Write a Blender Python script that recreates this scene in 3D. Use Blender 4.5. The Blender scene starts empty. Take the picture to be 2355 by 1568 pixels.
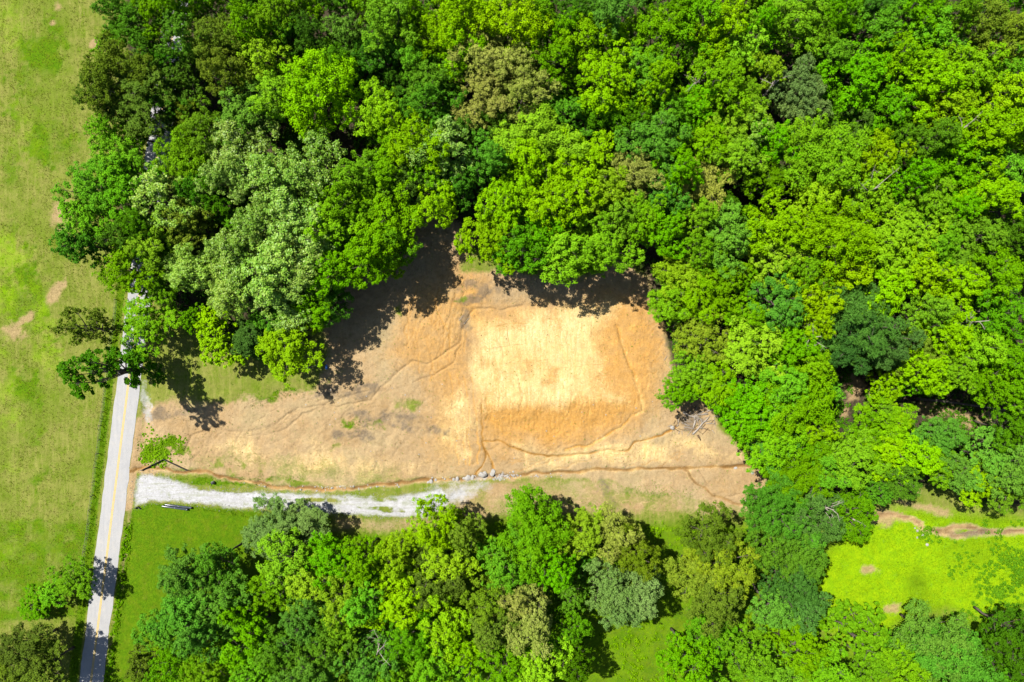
import bpy, bmesh, math, random
import numpy as np
from mathutils import Vector, Matrix

# ------------------------------------------------------------------ camera, sky, sun, exposure
H = 140.0                      # flying height in metres, looking straight down
FPX = 1577.0                   # focal length in survey pixels (survey frame 2354 x 1568)
sc = bpy.context.scene
cam = bpy.data.cameras.new('camera'); cam.sensor_width = 36.0; cam.lens = 36.0 * FPX / 2354.0
cam.clip_start = 1.0; cam.clip_end = 20000.0
camo = bpy.data.objects.new('camera', cam); sc.collection.objects.link(camo)
camo.location = (0, 0, H); camo.rotation_euler = (0, 0, 0)
sc.camera = camo
SUN_EL = math.radians(58.0)
SH = Vector((0.805, -0.594, 0)).normalized()          # the way shadows fall on the ground
sd = bpy.data.lights.new('sun', 'SUN'); sd.energy = 4.8; sd.angle = math.radians(0.53); sd.color = (1.0, 0.955, 0.87)
sun = bpy.data.objects.new('sun', sd); sc.collection.objects.link(sun)
ray = Vector((SH.x * math.cos(SUN_EL), SH.y * math.cos(SUN_EL), -math.sin(SUN_EL)))
sun.rotation_euler = ray.to_track_quat('-Z', 'Y').to_euler(); sun.location = (-60, 45, 150)
w = bpy.data.worlds.new('World'); sc.world = w; w.use_nodes = True
wn = w.node_tree.nodes; wl = w.node_tree.links
sky = wn.new('ShaderNodeTexSky'); sky.sky_type = 'NISHITA'; sky.sun_disc = False
sky.sun_elevation = SUN_EL
sky.sun_rotation = math.atan2(-SH.x, -SH.y)            # sun stands opposite to the shadows
sky.altitude = 200
bg = wn['Background']; bg.inputs['Strength'].default_value = 0.056
wl.new(sky.outputs['Color'], bg.inputs['Color'])
sc.view_settings.view_transform = 'Standard'; sc.view_settings.look = 'None'
sc.view_settings.gamma = 1.0; sc.view_settings.use_curve_mapping = False
sc.view_settings.exposure = 1.5
sc.render.resolution_x = 1024; sc.render.resolution_y = 682
COL = sc.collection
rng = np.random.default_rng(11); random.seed(11)

def U(px, py, z=0.0):
    k = (H - z) / FPX
    return ((px - 1177.0) * k, (784.0 - py) * k)
def UP(pts): return np.array([U(*p) for p in pts])

# ------------------------------------------------------------------ small helpers
def link(o, parent=None):
    COL.objects.link(o)
    if parent: o.parent = parent
    return o
def mesh_from(name, v, f, smooth=False):
    v = np.asarray(v, np.float32); f = np.asarray(f, np.int32)
    me = bpy.data.meshes.new(name); n = f.shape[1]
    me.vertices.add(len(v)); me.vertices.foreach_set('co', v.ravel())
    me.loops.add(f.size); me.loops.foreach_set('vertex_index', f.ravel())
    me.polygons.add(len(f)); me.polygons.foreach_set('loop_start', np.arange(0, f.size, n, dtype=np.int32))
    me.polygons.foreach_set('loop_total', np.full(len(f), n, np.int32))
    if smooth: me.polygons.foreach_set('use_smooth', np.ones(len(f), bool))
    me.update(calc_edges=True); return me
def obj(name, me, m=None, parent=None):
    o = bpy.data.objects.new(name, me)
    if m is not None and len(me.materials) == 0: me.materials.append(m)
    return link(o, parent)
def tag(o, label=None, cat=None, group=None, kind=None):
    if label: o['label'] = label
    if cat: o['category'] = cat
    if group: o['group'] = group
    if kind: o['kind'] = kind
    return o
def empty(name, loc, rz=0, sc_=None):
    o = bpy.data.objects.new(name, None); o.location = loc; o.rotation_euler = (0, 0, rz); o.empty_display_size = .3
    if sc_: o.scale = sc_
    return link(o)

class MB:                      # collects quads / tris as quads
    def __init__(s): s.v = []; s.f = []; s.n = 0
    def add(s, v, f):
        v = np.asarray(v, float); f = np.asarray(f, int)
        s.v.append(v); s.f.append(f + s.n); s.n += len(v)
    def tube(s, pts, rad, sides=6, cap=True):
        pts = [Vector(p) for p in pts]; n = len(pts); V = []; F = []
        up = Vector((0, 0, 1))
        for i, p in enumerate(pts):
            d = (pts[min(i + 1, n - 1)] - pts[max(i - 1, 0)]).normalized()
            a = d.cross(up); a = a.normalized() if a.length > 1e-3 else Vector((1, 0, 0))
            b = d.cross(a).normalized()
            for k in range(sides):
                t = 2 * math.pi * k / sides
                V.append(p + (a * math.cos(t) + b * math.sin(t)) * rad[i])
        for i in range(n - 1):
            for k in range(sides):
                k2 = (k + 1) % sides
                F.append((i * sides + k, i * sides + k2, (i + 1) * sides + k2, (i + 1) * sides + k))
        if cap:
            for i in (0, n - 1):
                c = len(V); V.append(pts[i]); o = i * sides
                for k in range(0, sides, 2):
                    q = (c, o + k, o + (k + 1) % sides, o + (k + 2) % sides)
                    F.append(q if i else q[::-1])
        s.add([tuple(p) for p in V], F)
    def box(s, c, size, rz=0):
        x, y, z = (q / 2 for q in size); cs, sn = math.cos(rz), math.sin(rz)
        V = [(c[0] + a * x * cs - b * y * sn, c[1] + a * x * sn + b * y * cs, c[2] + d * z) for d in (-1, 1) for a, b in ((-1, -1), (1, -1), (1, 1), (-1, 1))]
        s.add(V, [(3, 2, 1, 0), (4, 5, 6, 7), (0, 1, 5, 4), (1, 2, 6, 5), (2, 3, 7, 6), (3, 0, 4, 7)])
    def mesh(s, name, smooth=True): return mesh_from(name, np.concatenate(s.v), np.concatenate(s.f), smooth)

# ------------------------------------------------------------------ numpy noise and distances
def vnoise(x, y, seed=0):
    xi = np.floor(x).astype(np.int64); yi = np.floor(y).astype(np.int64)
    fx = x - xi; fy = y - yi; fx = fx * fx * (3 - 2 * fx); fy = fy * fy * (3 - 2 * fy)
    def h(a, b):
        n = (a * 374761393 + b * 668265263 + seed * 974634777) & 0xFFFFFFFF
        n = ((n ^ (n >> 13)) * 1274126177) & 0xFFFFFFFF
        return ((n ^ (n >> 16)) & 0xFFFF) / 65535.0
    return (h(xi, yi) * (1 - fx) + h(xi + 1, yi) * fx) * (1 - fy) + (h(xi, yi + 1) * (1 - fx) + h(xi + 1, yi + 1) * fx) * fy
def fbm(x, y, s, seed=0, o=4):
    t = np.zeros_like(x); a = .5; n = 0
    for k in range(o):
        t += a * vnoise(x * s * 2 ** k + 17.3 * k, y * s * 2 ** k - 9.1 * k, seed + k); n += a; a *= .5
    return t / n
def pdist(x, y, pts, closed=False):
    """distance to a polyline"""
    d = np.full(x.shape, 1e9); P = list(pts) + ([pts[0]] if closed else [])
    for a, b in zip(P[:-1], P[1:]):
        vx, vy = b[0] - a[0], b[1] - a[1]; L = vx * vx + vy * vy + 1e-9
        t = np.clip(((x - a[0]) * vx + (y - a[1]) * vy) / L, 0, 1)
        d = np.minimum(d, (x - a[0] - t * vx) ** 2 + (y - a[1] - t * vy) ** 2)
    return np.sqrt(d)
def inside(x, y, pts):
    r = np.zeros(x.shape, bool); n = len(pts); j = n - 1
    for i in range(n):
        xi, yi = pts[i]; xj, yj = pts[j]
        c = ((yi > y) != (yj > y)) & (x < (xj - xi) * (y - yi) / (yj - yi + 1e-12) + xi); r ^= c; j = i
    return r
def sdf(x, y, pts):
    d = pdist(x, y, pts, True); return np.where(inside(x, y, pts), -d, d)
def poly(x, y, pts, wd=2.0): return np.clip(.5 - sdf(x, y, pts) / wd, 0, 1)
def blob(x, y, px, py, rx, ry=None, ang=0):
    c = U(px, py); rx /= 11.264; ry = rx if ry is None else ry / 11.264
    dx, dy = x - c[0], y - c[1]; cs, sn = math.cos(ang), math.sin(ang)
    a = (dx * cs + dy * sn) / rx; b = (-dx * sn + dy * cs) / ry
    n = .5 * fbm(x, y, .3, int(px) % 97, 5) + .5 * fbm(x, y, 1.1, int(px) % 89, 3)
    return np.clip(1.45 - np.sqrt(a * a + b * b) + (n - .5) * 3.0, 0, 1) * (np.sqrt(a * a + b * b) < 2.2)
def sm(t): t = np.clip(t, 0, 1); return t * t * (3 - 2 * t)

# ------------------------------------------------------------------ the survey: outlines on the ground
def road_c(py): return 287 - 0.1255 * (py - 950)
ROAD = UP([(road_c(-900), -900), (road_c(2500), 2500)])
LOT = UP([(308, 1010), (318, 930), (330, 862), (420, 840), (560, 842), (640, 870), (715, 850), (715, 790), (700, 730), (760, 680), (850, 610), (930, 540), (940, 480), (1000, 460), (1060, 500), (1062, 600),
          (1180, 610), (1300, 640), (1450, 590), (1490, 640), (1520, 740), (1555, 850), (1560, 915), (1650, 920), (1670, 990), (1720, 1050), (1790, 1080), (1785, 1175), (1700, 1210), (1560, 1200), (1400, 1190), (1150, 1195), (1020, 1240),
          (760, 1240), (740, 1200), (560, 1190), (430, 1166), (330, 1162), (300, 1170), (296, 1075)])
DIRT = UP([(318, 960), (330, 925), (420, 905), (520, 915), (600, 893), (720, 880), (760, 820), (745, 760), (700, 720), (800, 640), (900, 570), (950, 470), (1010, 470), (1070, 520), (1065, 620),
           (1180, 620), (1300, 650), (1440, 600), (1490, 640), (1525, 760), (1555, 860), (1555, 925), (1640, 920), (1660, 990), (1710, 1040), (1770, 1075), (1760, 1180), (1600, 1160), (1400, 1108), (1140, 1102), (980, 1112), (760, 1128),
           (620, 1118), (500, 1098), (420, 1088), (300, 1086)])
PAD = UP([(1088, 740), (1150, 722), (1300, 708), (1405, 712), (1428, 762), (1455, 840), (1470, 912), (1300, 912), (1200, 922), (1112, 930), (1092, 860)])
CREAM = UP([(1085, 745), (1200, 728), (1330, 700), (1410, 725), (1370, 780), (1375, 850), (1440, 905), (1330, 908), (1230, 915), (1110, 925), (1085, 860)])
SLOPE = UP([(1108, 928), (1200, 925), (1300, 915), (1470, 915), (1476, 945), (1420, 985), (1300, 1005), (1112, 1008)])
DRIVE = UP([(309, 1164), (312, 1105), (322, 1090), (350, 1090), (378, 1098), (420, 1113), (470, 1125), (540, 1128), (640, 1131), (740, 1138), (820, 1142), (880, 1146), (960, 1136), (1010, 1125), (1032, 1138), (1030, 1162), (1005, 1180), (985, 1190), (900, 1190), (780, 1180), (640, 1172), (540, 1168), (460, 1158), (400, 1153), (345, 1153)])
LAWN = UP([(300, 1172), (345, 1156), (430, 1162), (540, 1172), (640, 1178), (760, 1190), (760, 1260), (560, 1310), (420, 1400), (330, 1560), (320, 1700), (243, 1700), (262, 1450), (285, 1280)])
PASTURE = UP([(road_c(2600) - 40, 2600), (road_c(-900) - 40, -900), (-2600, -900), (-2600, 2600)])
MEADOW = UP([(1985, 1200), (2060, 1170), (2354, 1190), (2600, 1180), (2600, 1420), (2354, 1400), (2290, 1440), (2180, 1400), (2060, 1440), (2000, 1520), (1890, 1440), (1870, 1330), (1900, 1260)])
FOREST1 = UP([(285, -500), (3400, -500), (3400, 1150), (2354, 1170), (2230, 1150), (2180, 1105), (2080, 1130), (2000, 1150), (1900, 1190), (1780, 1130), (1775, 1075), (1700, 1000), (1650, 930), (1560, 900), (1520, 760), (1480, 630), (1440, 590), (1300, 620), (1150, 600), (1062, 560), (1000, 460), (930, 490), (900, 560), (760, 640),
              (700, 720), (720, 800), (600, 815), (500, 800), (440, 760), (400, 700), (340, 690), (300, 640), (285, 560), (270, 480), (290, 300)])
FOREST2 = UP([(610, 1225), (760, 1215), (960, 1215), (1100, 1190), (1400, 1195), (1740, 1200), (1890, 1240), (1870, 1340), (1900, 1450), (2010, 1520), (2060, 1420), (2180, 1400), (2300, 1420), (3400, 1400), (3400, 2500), (200, 2500), (300, 1640), (340, 1480), (400, 1370), (480, 1290)])

RILLS = [  # points, half width m, depth m, wetness, orange
 ([(1418, 750), (1435, 806), (1458, 856), (1472, 906), (1477, 943), (1445, 970), (1402, 996), (1352, 1026), (1300, 1036)], .42, .3, .22, 1),
 ([(1552, 980), (1525, 1003), (1462, 1016), (1448, 1036), (1402, 1038), (1352, 1045), (1280, 1050), (1218, 1043), (1185, 1033), (1145, 1015), (1112, 1013)], .3, .34, .8, 1),
 ([(1108, 930), (1104, 960), (1107, 1000), (1112, 1030), (1128, 1062), (1134, 1094)], .34, .25, .7, 1),
 ([(1112, 1030), (1118, 1050), (1108, 1075), (1092, 1096)], .26, .2, .8, 1),
 ([(1202, 703), (1145, 710), (1085, 715), (1068, 750), (1058, 790), (1032, 810), (985, 836), (945, 830), (918, 850), (885, 886), (852, 920), (785, 933), (683, 936), (633, 980), (580, 990), (530, 993), (493, 983), (437, 1003), (420, 1033)], .3, .3, .35, 0),
 ([(1058, 790), (1040, 835), (1015, 850), (975, 868), (950, 880)], .2, .2, .6, 0),
 ([(852, 900), (785, 916), (717, 946), (667, 976), (617, 1000), (560, 998)], .28, .24, .35, 0),
 ([(700, 935), (660, 960), (640, 975)], .2, .15, .4, 0),
 ([(493, 983), (487, 1003), (475, 1030), (470, 1050)], .2, .14, .4, 0),
 ([(1188, 856), (1198, 906), (1192, 953)], .17, .2, .7, 1), ([(1150, 860), (1165, 915), (1160, 965)], .1, .1, .5, 1),
 ([(1128, 940), (1125, 985)], .1, .12, .5, 1), ([(1290, 915), (1300, 960), (1285, 1000), (1230, 1012)], .1, .1, .4, 1),
 ([(1140, 725), (1150, 790), (1152, 860)], .1, .06, .25, 1), ([(1205, 735), (1212, 800)], .1, .05, .2, 1),
 ([(1000, 690), (1005, 720), (1030, 760), (1035, 800)], .14, .12, .5, 1), ([(1028, 640), (1040, 690)], .12, .1, .4, 0), ([(960, 785), (962, 820), (1000, 835)], .12, .1, .4, 0), ([(1055, 725), (1045, 760), (1050, 785)], .14, .14, .5, 0),
 ([(915, 760), (918, 810), (912, 850)], .12, .08, .3, 0),
 ([(296, 1082), (340, 1072), (380, 1080), (420, 1088), (470, 1084), (500, 1095), (560, 1106), (620, 1118), (740, 1126), (800, 1124), (870, 1115), (960, 1108), (1060, 1104), (1134, 1098), (1210, 1093), (1300, 1086), (1400, 1082), (1500, 1078), (1560, 1077), (1640, 1075), (1760, 1072)], .48, .45, .8, .6),
 ([(1560, 1077), (1580, 1085), (1602, 1108), (1642, 1142), (1686, 1155), (1736, 1168), (1775, 1172)], .4, .35, .7, .4),
 ([(1608, 1085), (1620, 1105), (1631, 1124)], .22, .2, .6, 0), ([(1670, 1144), (1700, 1138), (1730, 1134)], .2, .16, .5, 0),
 ([(1560, 1077), (1530, 1060), (1525, 1020)], .15, .1, .3, 0),
 ([(1000, 1062), (960, 1070), (900, 1085), (840, 1090)], .2, .1, .35, 0), ([(1035, 1000), (1030, 1040), (990, 1062)], .16, .1, .4, 0),
 ([(1985, 1188), (2046, 1186), (2096, 1195), (2112, 1203), (2129, 1217), (2156, 1222), (2175, 1217), (2192, 1211), (2236, 1211), (2269, 1224), (2310, 1226), (2400, 1220)], .62, .35, .8, .3),
 ([(2156, 1222), (2190, 1232), (2225, 1230), (2269, 1224)], .6, .25, .6, .2),
 ([(290, 1075), (293, 1110), (296, 1165), (290, 1240), (280, 1330), (262, 1420), (250, 1560)], .32, .16, .3, 0),
]
_r = random.Random(3)
def wander(px, py, n, step, dx, dy, jit):
    P = [(px, py)]
    for i in range(n): P.append((P[-1][0] + (dx + _r.gauss(0, jit)) * step, P[-1][1] + (dy + _r.gauss(0, jit)) * step))
    return P
def many(n, x, y, k, step, d, jit, hw, dp, wt, og):
    for i in range(n): RILLS.append((wander(_r.uniform(*x), _r.uniform(*y), _r.randint(*k), step, d[0], d[1], jit), _r.uniform(*hw), _r.uniform(*dp), _r.uniform(*wt), og))
many(30, (1115, 1465), (900, 930), (4, 8), 8, (0, 1), .3, (.13, .2), (.06, .16), (.3, .6), 1)
many(20, (950, 1075), (640, 770), (5, 12), 9, (-.15, 1), .4, (.14, .24), (.08, .2), (.3, .6), .7)
many(30, (560, 1010), (880, 1010), (6, 15), 10, (-.85, .42), .45, (.14, .24), (.08, .18), (.25, .5), 0)
many(24, (1150, 1650), (1000, 1068), (5, 12), 10, (-.92, .25), .4, (.13, .22), (.06, .16), (.25, .5), .4)
many(12, (1485, 1530), (720, 900), (3, 6), 8, (-.6, .6), .4, (.13, .2), (.06, .14), (.3, .5), .8)
many(12, (1110, 1400), (720, 860), (5, 10), 9, (.14, 1), .08, (.17, .22), (.03, .07), (.35, .6), 1)
many(8, (1100, 1250), (745, 900), (8, 16), 9, (1, -.12), .06, (.17, .22), (.02, .05), (.3, .5), 1)
many(8, (420, 520), (970, 1060), (4, 9), 8, (-.5, .7), .5, (.14, .24), (.08, .16), (.3, .5), 0)
for x0 in (1042, 1062, 1072, 1092):                      # wheel ruts up the west side of the pad
    RILLS.append(([(x0 - 6, 860), (x0, 930), (x0 + 5, 1000), (x0 + 8, 1070)], .26, .07, .18, .8))
for y0 in (1040, 1052, 1062): RILLS.append(([(480, y0 - 10), (640, y0 - 4), (820, y0 + 6), (980, y0 + 16)], .24, .06, .15, .1))
for y0 in (1140, 1155): RILLS.append(([(1050, y0 - 6), (1250, y0 - 2), (1500, y0), (1700, y0 + 22)], .3, .06, .1, 0))
RILLW = []
for pts, hw, dp, wet, og in RILLS:
    P = UP(pts); Q = []
    for i in range(len(P) - 1):                           # meander
        n = max(2, int(np.hypot(*(P[i + 1] - P[i])) / .8))
        for k in range(n):
            t = k / n; p = P[i] * (1 - t) + P[i + 1] * t
            Q.append(p)
    Q.append(P[-1]); Q = np.array(Q)
    s = int(abs(Q[0, 0] * 7 + Q[0, 1] * 3))
    Q[:, 0] += (fbm(Q[:, 0], Q[:, 1], .45, s) - .5) * 1.7 * min(1, hw * 4); Q[:, 1] += (fbm(Q[:, 0], Q[:, 1], .45, s + 9) - .5) * 1.3 * min(1, hw * 4)
    RILLW.append((Q, hw, dp, wet, og))
def rills(x, y):
    dep = np.zeros_like(x); wet = np.zeros_like(x); og = np.zeros_like(x); bank = np.zeros_like(x)
    jig = .18 + .85 * fbm(x, y, .8, 77)
    for Q, hw, dp, wt, o in RILLW:
        m = (x > Q[:, 0].min() - 3) & (x < Q[:, 0].max() + 3) & (y > Q[:, 1].min() - 3) & (y < Q[:, 1].max() + 3)
        if not m.any(): continue
        d = pdist(x[m], y[m], Q) / (hw * jig[m])
        g = np.exp(-(d * .8) ** 2 * 1.0)
        dep[m] = np.maximum(dep[m], dp * g * np.clip(.15 + 1.3 * fbm(x[m], y[m], .22, 79), 0, 1.2)); wet[m] = np.maximum(wet[m], wt * np.clip(1.5 - d, 0, 1) * np.clip(.25 + 1.2 * fbm(x[m], y[m], .35, 78), 0, 1)); og[m] = np.maximum(og[m], o * np.clip(1.6 - d, 0, 1))
        bank[m] = np.maximum(bank[m], np.clip(1 - d / 4, 0, 1) * min(1, hw * 2))
    return dep, wet, og, bank

def height(x, y, fine=True):
    f = np.exp(-((x - 10) / 48) ** 2 - ((y + 5) / 42) ** 2)
    b = (0.07 * y + .5) * f
    s = sdf(x, y, PAD); k = sm(1 - s / 5.5)
    b = b * (1 - k) + .3 * k
    b = b + (fbm(x, y, .05, 5) - .5) * .5 * (1 - k)
    # shallow bed under the road, verge ditch beside it
    dr = pdist(x, y, ROAD); k = sm((6.5 - dr) / 2.5); b = b * (1 - k)
    b = b - .22 * np.exp(-((dr - 4.2) / .9) ** 2) * (x > -80)
    k = poly(x, y, DRIVE, 5); b = b * (1 - k) + (.03 + b * .5) * k
    if fine:
        dep, *_ = rills(x, y); b = b - dep * (dr > 2.9)
        lot = poly(x, y, DIRT, 6)
        b = b + lot * ((fbm(x, y, .7, 21, 3) - .5) * .32 * (1 - .75 * k_pad(x, y)) + (fbm(x, y, 1.9, 31, 2) - .5) * .11 * (1 - .6 * k_pad(x, y)))
        sl = poly(x, y, SLOPE, 2); b = b - sl * .07 * np.clip(vnoise(x * 1.9, y * .16, 61) - .5, 0, 1) * 2
        st = k_pad(x, y); b = b - st * .03 * np.clip(vnoise(x * 1.3 + y * .25, y * .1, 71) - .45, 0, 1) * 2
    return b
def k_pad(x, y): return sm(1 - sdf(x, y, PAD) / 2.0)
def hz(x, y): return float(height(np.array([float(x)]), np.array([float(y)]), False)[0])

def side(x, y): return x - (ROAD[0, 0] + (ROAD[1, 0] - ROAD[0, 0]) * (ROAD[0, 1] - y) / (ROAD[0, 1] - ROAD[1, 1]))
def masks(x, y):
    dep, wet, og, bank = rills(x, y)
    dr = pdist(x, y, ROAD)
    left = x < -80 + 0
    nx = fbm(x, y, .12, 3); nn = fbm(x, y, .5, 4)
    wob = (fbm(x, y, .35, 8) - .5) * 3.0
    wx = x + (fbm(x, y, .09, 101) - .5) * 7 + (fbm(x, y, .5, 103) - .5) * 2.2; wy = y + (fbm(x, y, .09, 105) - .5) * 7 + (fbm(x, y, .5, 107) - .5) * 2.2
    dirt = np.clip(.5 - (sdf(x, y, DIRT) + wob) / 3.0, 0, 1)
    thin = np.clip(fbm(x, y, .11, 109) * 3 - 1.15, 0, 1) * np.clip(1 - k_pad(x, y), 0, 1) * (1 - poly(wx, wy, UP([(940, 620), (1500, 620), (1560, 950), (1500, 1050), (1000, 1070), (900, 830)]), 10))
    dirt = dirt * (1 - .28 * thin)
    lowl = poly(wx, wy, UP([(420, 1040), (640, 1060), (900, 1080), (900, 1110), (600, 1110), (430, 1085)]), 4); dirt = dirt * (1 - .3 * lowl)
    topl = poly(wx, wy, UP([(340, 870), (560, 850), (720, 840), (740, 890), (600, 920), (460, 940), (350, 930)]), 5); dirt = dirt * (1 - .4 * topl)
    # green seams inside the dirt
    for a in ( (815, 975, 55, 14, -.1), (620, 905, 110, 20, .25), (700, 870, 80, 16, .2), (770, 1028, 12, 9, 0), (450, 1085, 60, 12, 0), (640, 1105, 70, 9, -.1), (540, 1075, 60, 22, 0), (930, 930, 30, 18, 0), (1060, 690, 20, 8, 0), (910, 730, 16, 30, 0)):
        dirt = dirt * (1 - .8 * blob(x, y, a[0], a[1], a[2], a[3], a[4]) * np.clip((fbm(x, y, .45, 12) - .3) * 3, 0, 1))
    dirt = dirt * (1 - .95 * blob(x, y, 368, 1038, 44, 30))
    dirt = np.maximum(dirt, np.clip(1.3 - np.abs(dr - 3.1) / .9, 0, 1) * (side(x, y) > 0) * sm((y + 35.5) / 1.5) * sm((-14 - y) / 3))
    dirt = np.maximum(dirt, bank * .9 * (dr > 2.6))
    # thin worn strip beyond the drive: half dry grass
    strip = poly(x, y, UP([(1000, 1105), (1400, 1095), (1600, 1130), (1760, 1175), (1760, 1200), (1500, 1190), (1200, 1190), (900, 1230), (760, 1230), (760, 1185), (1000, 1190)]), 3)
    dirt = np.maximum(dirt, strip * (.3 + .5 * nn))
    orange = np.clip(poly(wx, wy, UP([(1050, 620), (1110, 640), (1130, 700), (1420, 690), (1500, 700), (1530, 800), (1540, 930), (1480, 950), (1420, 1000), (1150, 1060), (1100, 1000), (1080, 800), (1000, 700)]), 8) * .75 + poly(wx, wy, SLOPE, 8) * .14, 0, 1)
    orange = np.maximum(orange, og)
    orange = np.maximum(orange, .55 * poly(wx, wy, UP([(960, 660), (1060, 620), (1090, 760), (1090, 1060), (1010, 1060), (960, 880), (890, 830)]), 8))
    orange = np.maximum(orange, .1 * poly(wx, wy, DIRT, 6))
    cream = poly(wx, wy, CREAM, 7) * np.clip(.25 + 1.3 * fbm(x, y, .22, 14), 0, 1)
    cream = np.maximum(cream, .75 * poly(wx, wy, UP([(1000, 930), (1060, 880), (1090, 930), (1100, 1060), (1060, 1060), (1020, 1000)]), 5) * fbm(x, y, .3, 15) * 1.4)
    cream = np.maximum(cream, .7 * poly(wx, wy, UP([(1180, 1040), (1480, 1000), (1640, 1020), (1740, 1060), (1500, 1070), (1200, 1085)]), 4) * fbm(x, y, .3, 16) * 1.5)
    cream = np.maximum(cream, .55 * poly(wx, wy, UP([(470, 1020), (700, 1010), (1000, 1060), (980, 1100), (700, 1110), (480, 1075)]), 5) * fbm(x, y, .2, 17) * 1.5)
    # stripes left by the grading blade
    cream = np.maximum(cream, bank * .62 * np.clip(fbm(x, y, .6, 18) * 2 - .45, 0, 1))
    cream = cream * (.8 + .35 * vnoise(x * 1.1 + y * .22, y * .13, 33))
    patch = poly(x, y, UP([(1245, 880), (1270, 840), (1290, 842), (1285, 880), (1260, 893)]), 1.5) * .6
    cream = np.clip(cream - patch, 0, 1)
    gravel = np.clip(.5 - (sdf(x, y, DRIVE) + (fbm(x, y, .8, 41) - .5) * .9) / 1.6, 0, 1)
    gravel = np.maximum(gravel, .62 * poly(x, y, UP([(960, 1140), (1010, 1110), (1080, 1100), (1140, 1098), (1125, 1130), (1040, 1172)]), 4) * (.5 + nn))
    gravel = np.maximum(gravel, .8 * blob(x, y, 1105, 1100, 50, 9, .05) * nn * 1.6)
    gravel = np.maximum(gravel, .5 * blob(x, y, 800, 1122, 90, 6, -.05) * nn * 1.5)
    gravel = np.maximum(gravel, .55 * blob(x, y, 336, 930, 16, 45, .1))
    for a in ((600, 1126, 80, 7), (520, 1127, 50, 5), (700, 1148, 60, 4), (800, 1152, 70, 5), (880, 1150, 50, 5), (900, 1175, 50, 4), (860, 1168, 60, 3)):
        gravel = gravel * (1 - .75 * blob(x, y, a[0], a[1], a[2], a[3], -.04) * np.clip(fbm(x, y, .7, 43) * 2.4 - .5, 0, 1))
    dc = pdist(x, y, UP([(430, 1135), (540, 1148), (660, 1152), (800, 1160), (900, 1166), (1000, 1156)])); gravel = gravel * (1 - .35 * np.exp(-(dc / .45) ** 2) * np.clip(nn * 2 - .3, 0, 1)); gravel = gravel * (1 - .25 * np.clip(fbm(x, y, .3, 45) * 3 - 1.4, 0, 1))
    lush = poly(x, y, LAWN, 2)
    lush = np.maximum(lush, np.clip(1.25 - np.abs(dr - 3.9) / 1.1, 0, 1) * (x < (ROAD[0, 0] + (ROAD[1, 0] - ROAD[0, 0]) * (ROAD[0, 1] - y) / (ROAD[0, 1] - ROAD[1, 1]))))
    lush = np.maximum(lush, np.clip(1.2 - np.abs(dr - 3.5) / 1.0, 0, 1) * (y < -38))
    for a in ((368, 1040, 46, 30, 0), (500, 1106, 110, 10, -.06), (620, 1100, 60, 7, 0), (815, 978, 45, 10, 0), (650, 905, 60, 12, .3), (1500, 1130, 90, 16, 0), (1330, 1160, 80, 8, 0)):
        lush = np.maximum(lush, .8 * blob(x, y, *a))
    yel = np.zeros_like(x)
    for a in ((15, 620, 62, 120, .1, .52), (25, 40, 40, 80, .3, .45), (100, 770, 34, 90, .1, .5), (35, 1078, 34, 14, -.2, .5), (10, 900, 40, 100, 0, .4), (20, 1250, 40, 60, 0, .4), (50, 300, 50, 110, .3, .35)):
        yel = np.maximum(yel, a[5] * blob(x, y, *a[:5]) * np.clip(fbm(x, y, .3, 51) * 1.6, 0, 1))
    mp_ = poly(x, y, MEADOW, 5); yel = np.maximum(yel, mp_ * np.clip(.15 + 1.35 * fbm(x, y, .12, 121), 0, 1)); lush = np.maximum(lush, mp_ * .9)
    gr = np.zeros_like(x)                                   # greener sweeps in the pasture
    for a in ((100, 1280, 130, 90, .2), (60, 700, 70, 130, 0), (90, 150, 60, 120, 0), (150, 1400, 90, 80, 0), (60, 950, 40, 160, .1), (30, 400, 30, 200, 0), (120, 330, 60, 60, 0)):
        gr = np.maximum(gr, blob(x, y, *a))
    gr = gr * np.clip(nx * 2.2 - .35, 0, 1); gr = np.maximum(gr, .95 * poly(x, y, UP([(-200, 1200), (90, 1188), (222, 1200), (196, 1420), (-200, 1450)]), 2) * np.clip(.3 + nn * 1.1, 0, 1))
    lush = np.maximum(lush, gr * .75)
    straw = np.zeros_like(x)
    for a in ((140, 500, 26, 42, -.15), (130, 670, 34, 10, .85), (28, 757, 32, 24, .5), (60, 735, 26, 9, .6), (135, 15, 12, 10, 0), (122, 52, 9, 7, 0), (215, 100, 9, 9, 0), (2100, 1160, 60, 9, -.2), (2170, 1180, 20, 10, 0), (2030, 1190, 40, 16, 0), (2110, 1130, 20, 10, 0), (1995, 1310, 18, 8, 0), (2055, 1400, 16, 10, 0), (1960, 895, 26, 24, 0), (1940, 945, 9, 20, 0), (2150, 940, 30, 16, -.3), (2220, 965, 40, 18, -.3), (2280, 960, 30, 16, -.3), (2030, 920, 26, 9, -.4), (1930, 1110, 30, 12, -.8)):
        straw = np.maximum(straw, blob(x, y, *a))
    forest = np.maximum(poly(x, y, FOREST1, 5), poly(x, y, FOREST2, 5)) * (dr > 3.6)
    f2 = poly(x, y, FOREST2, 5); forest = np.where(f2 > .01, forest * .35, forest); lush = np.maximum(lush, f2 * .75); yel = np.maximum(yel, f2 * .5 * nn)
    grey = np.zeros_like(x)
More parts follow.
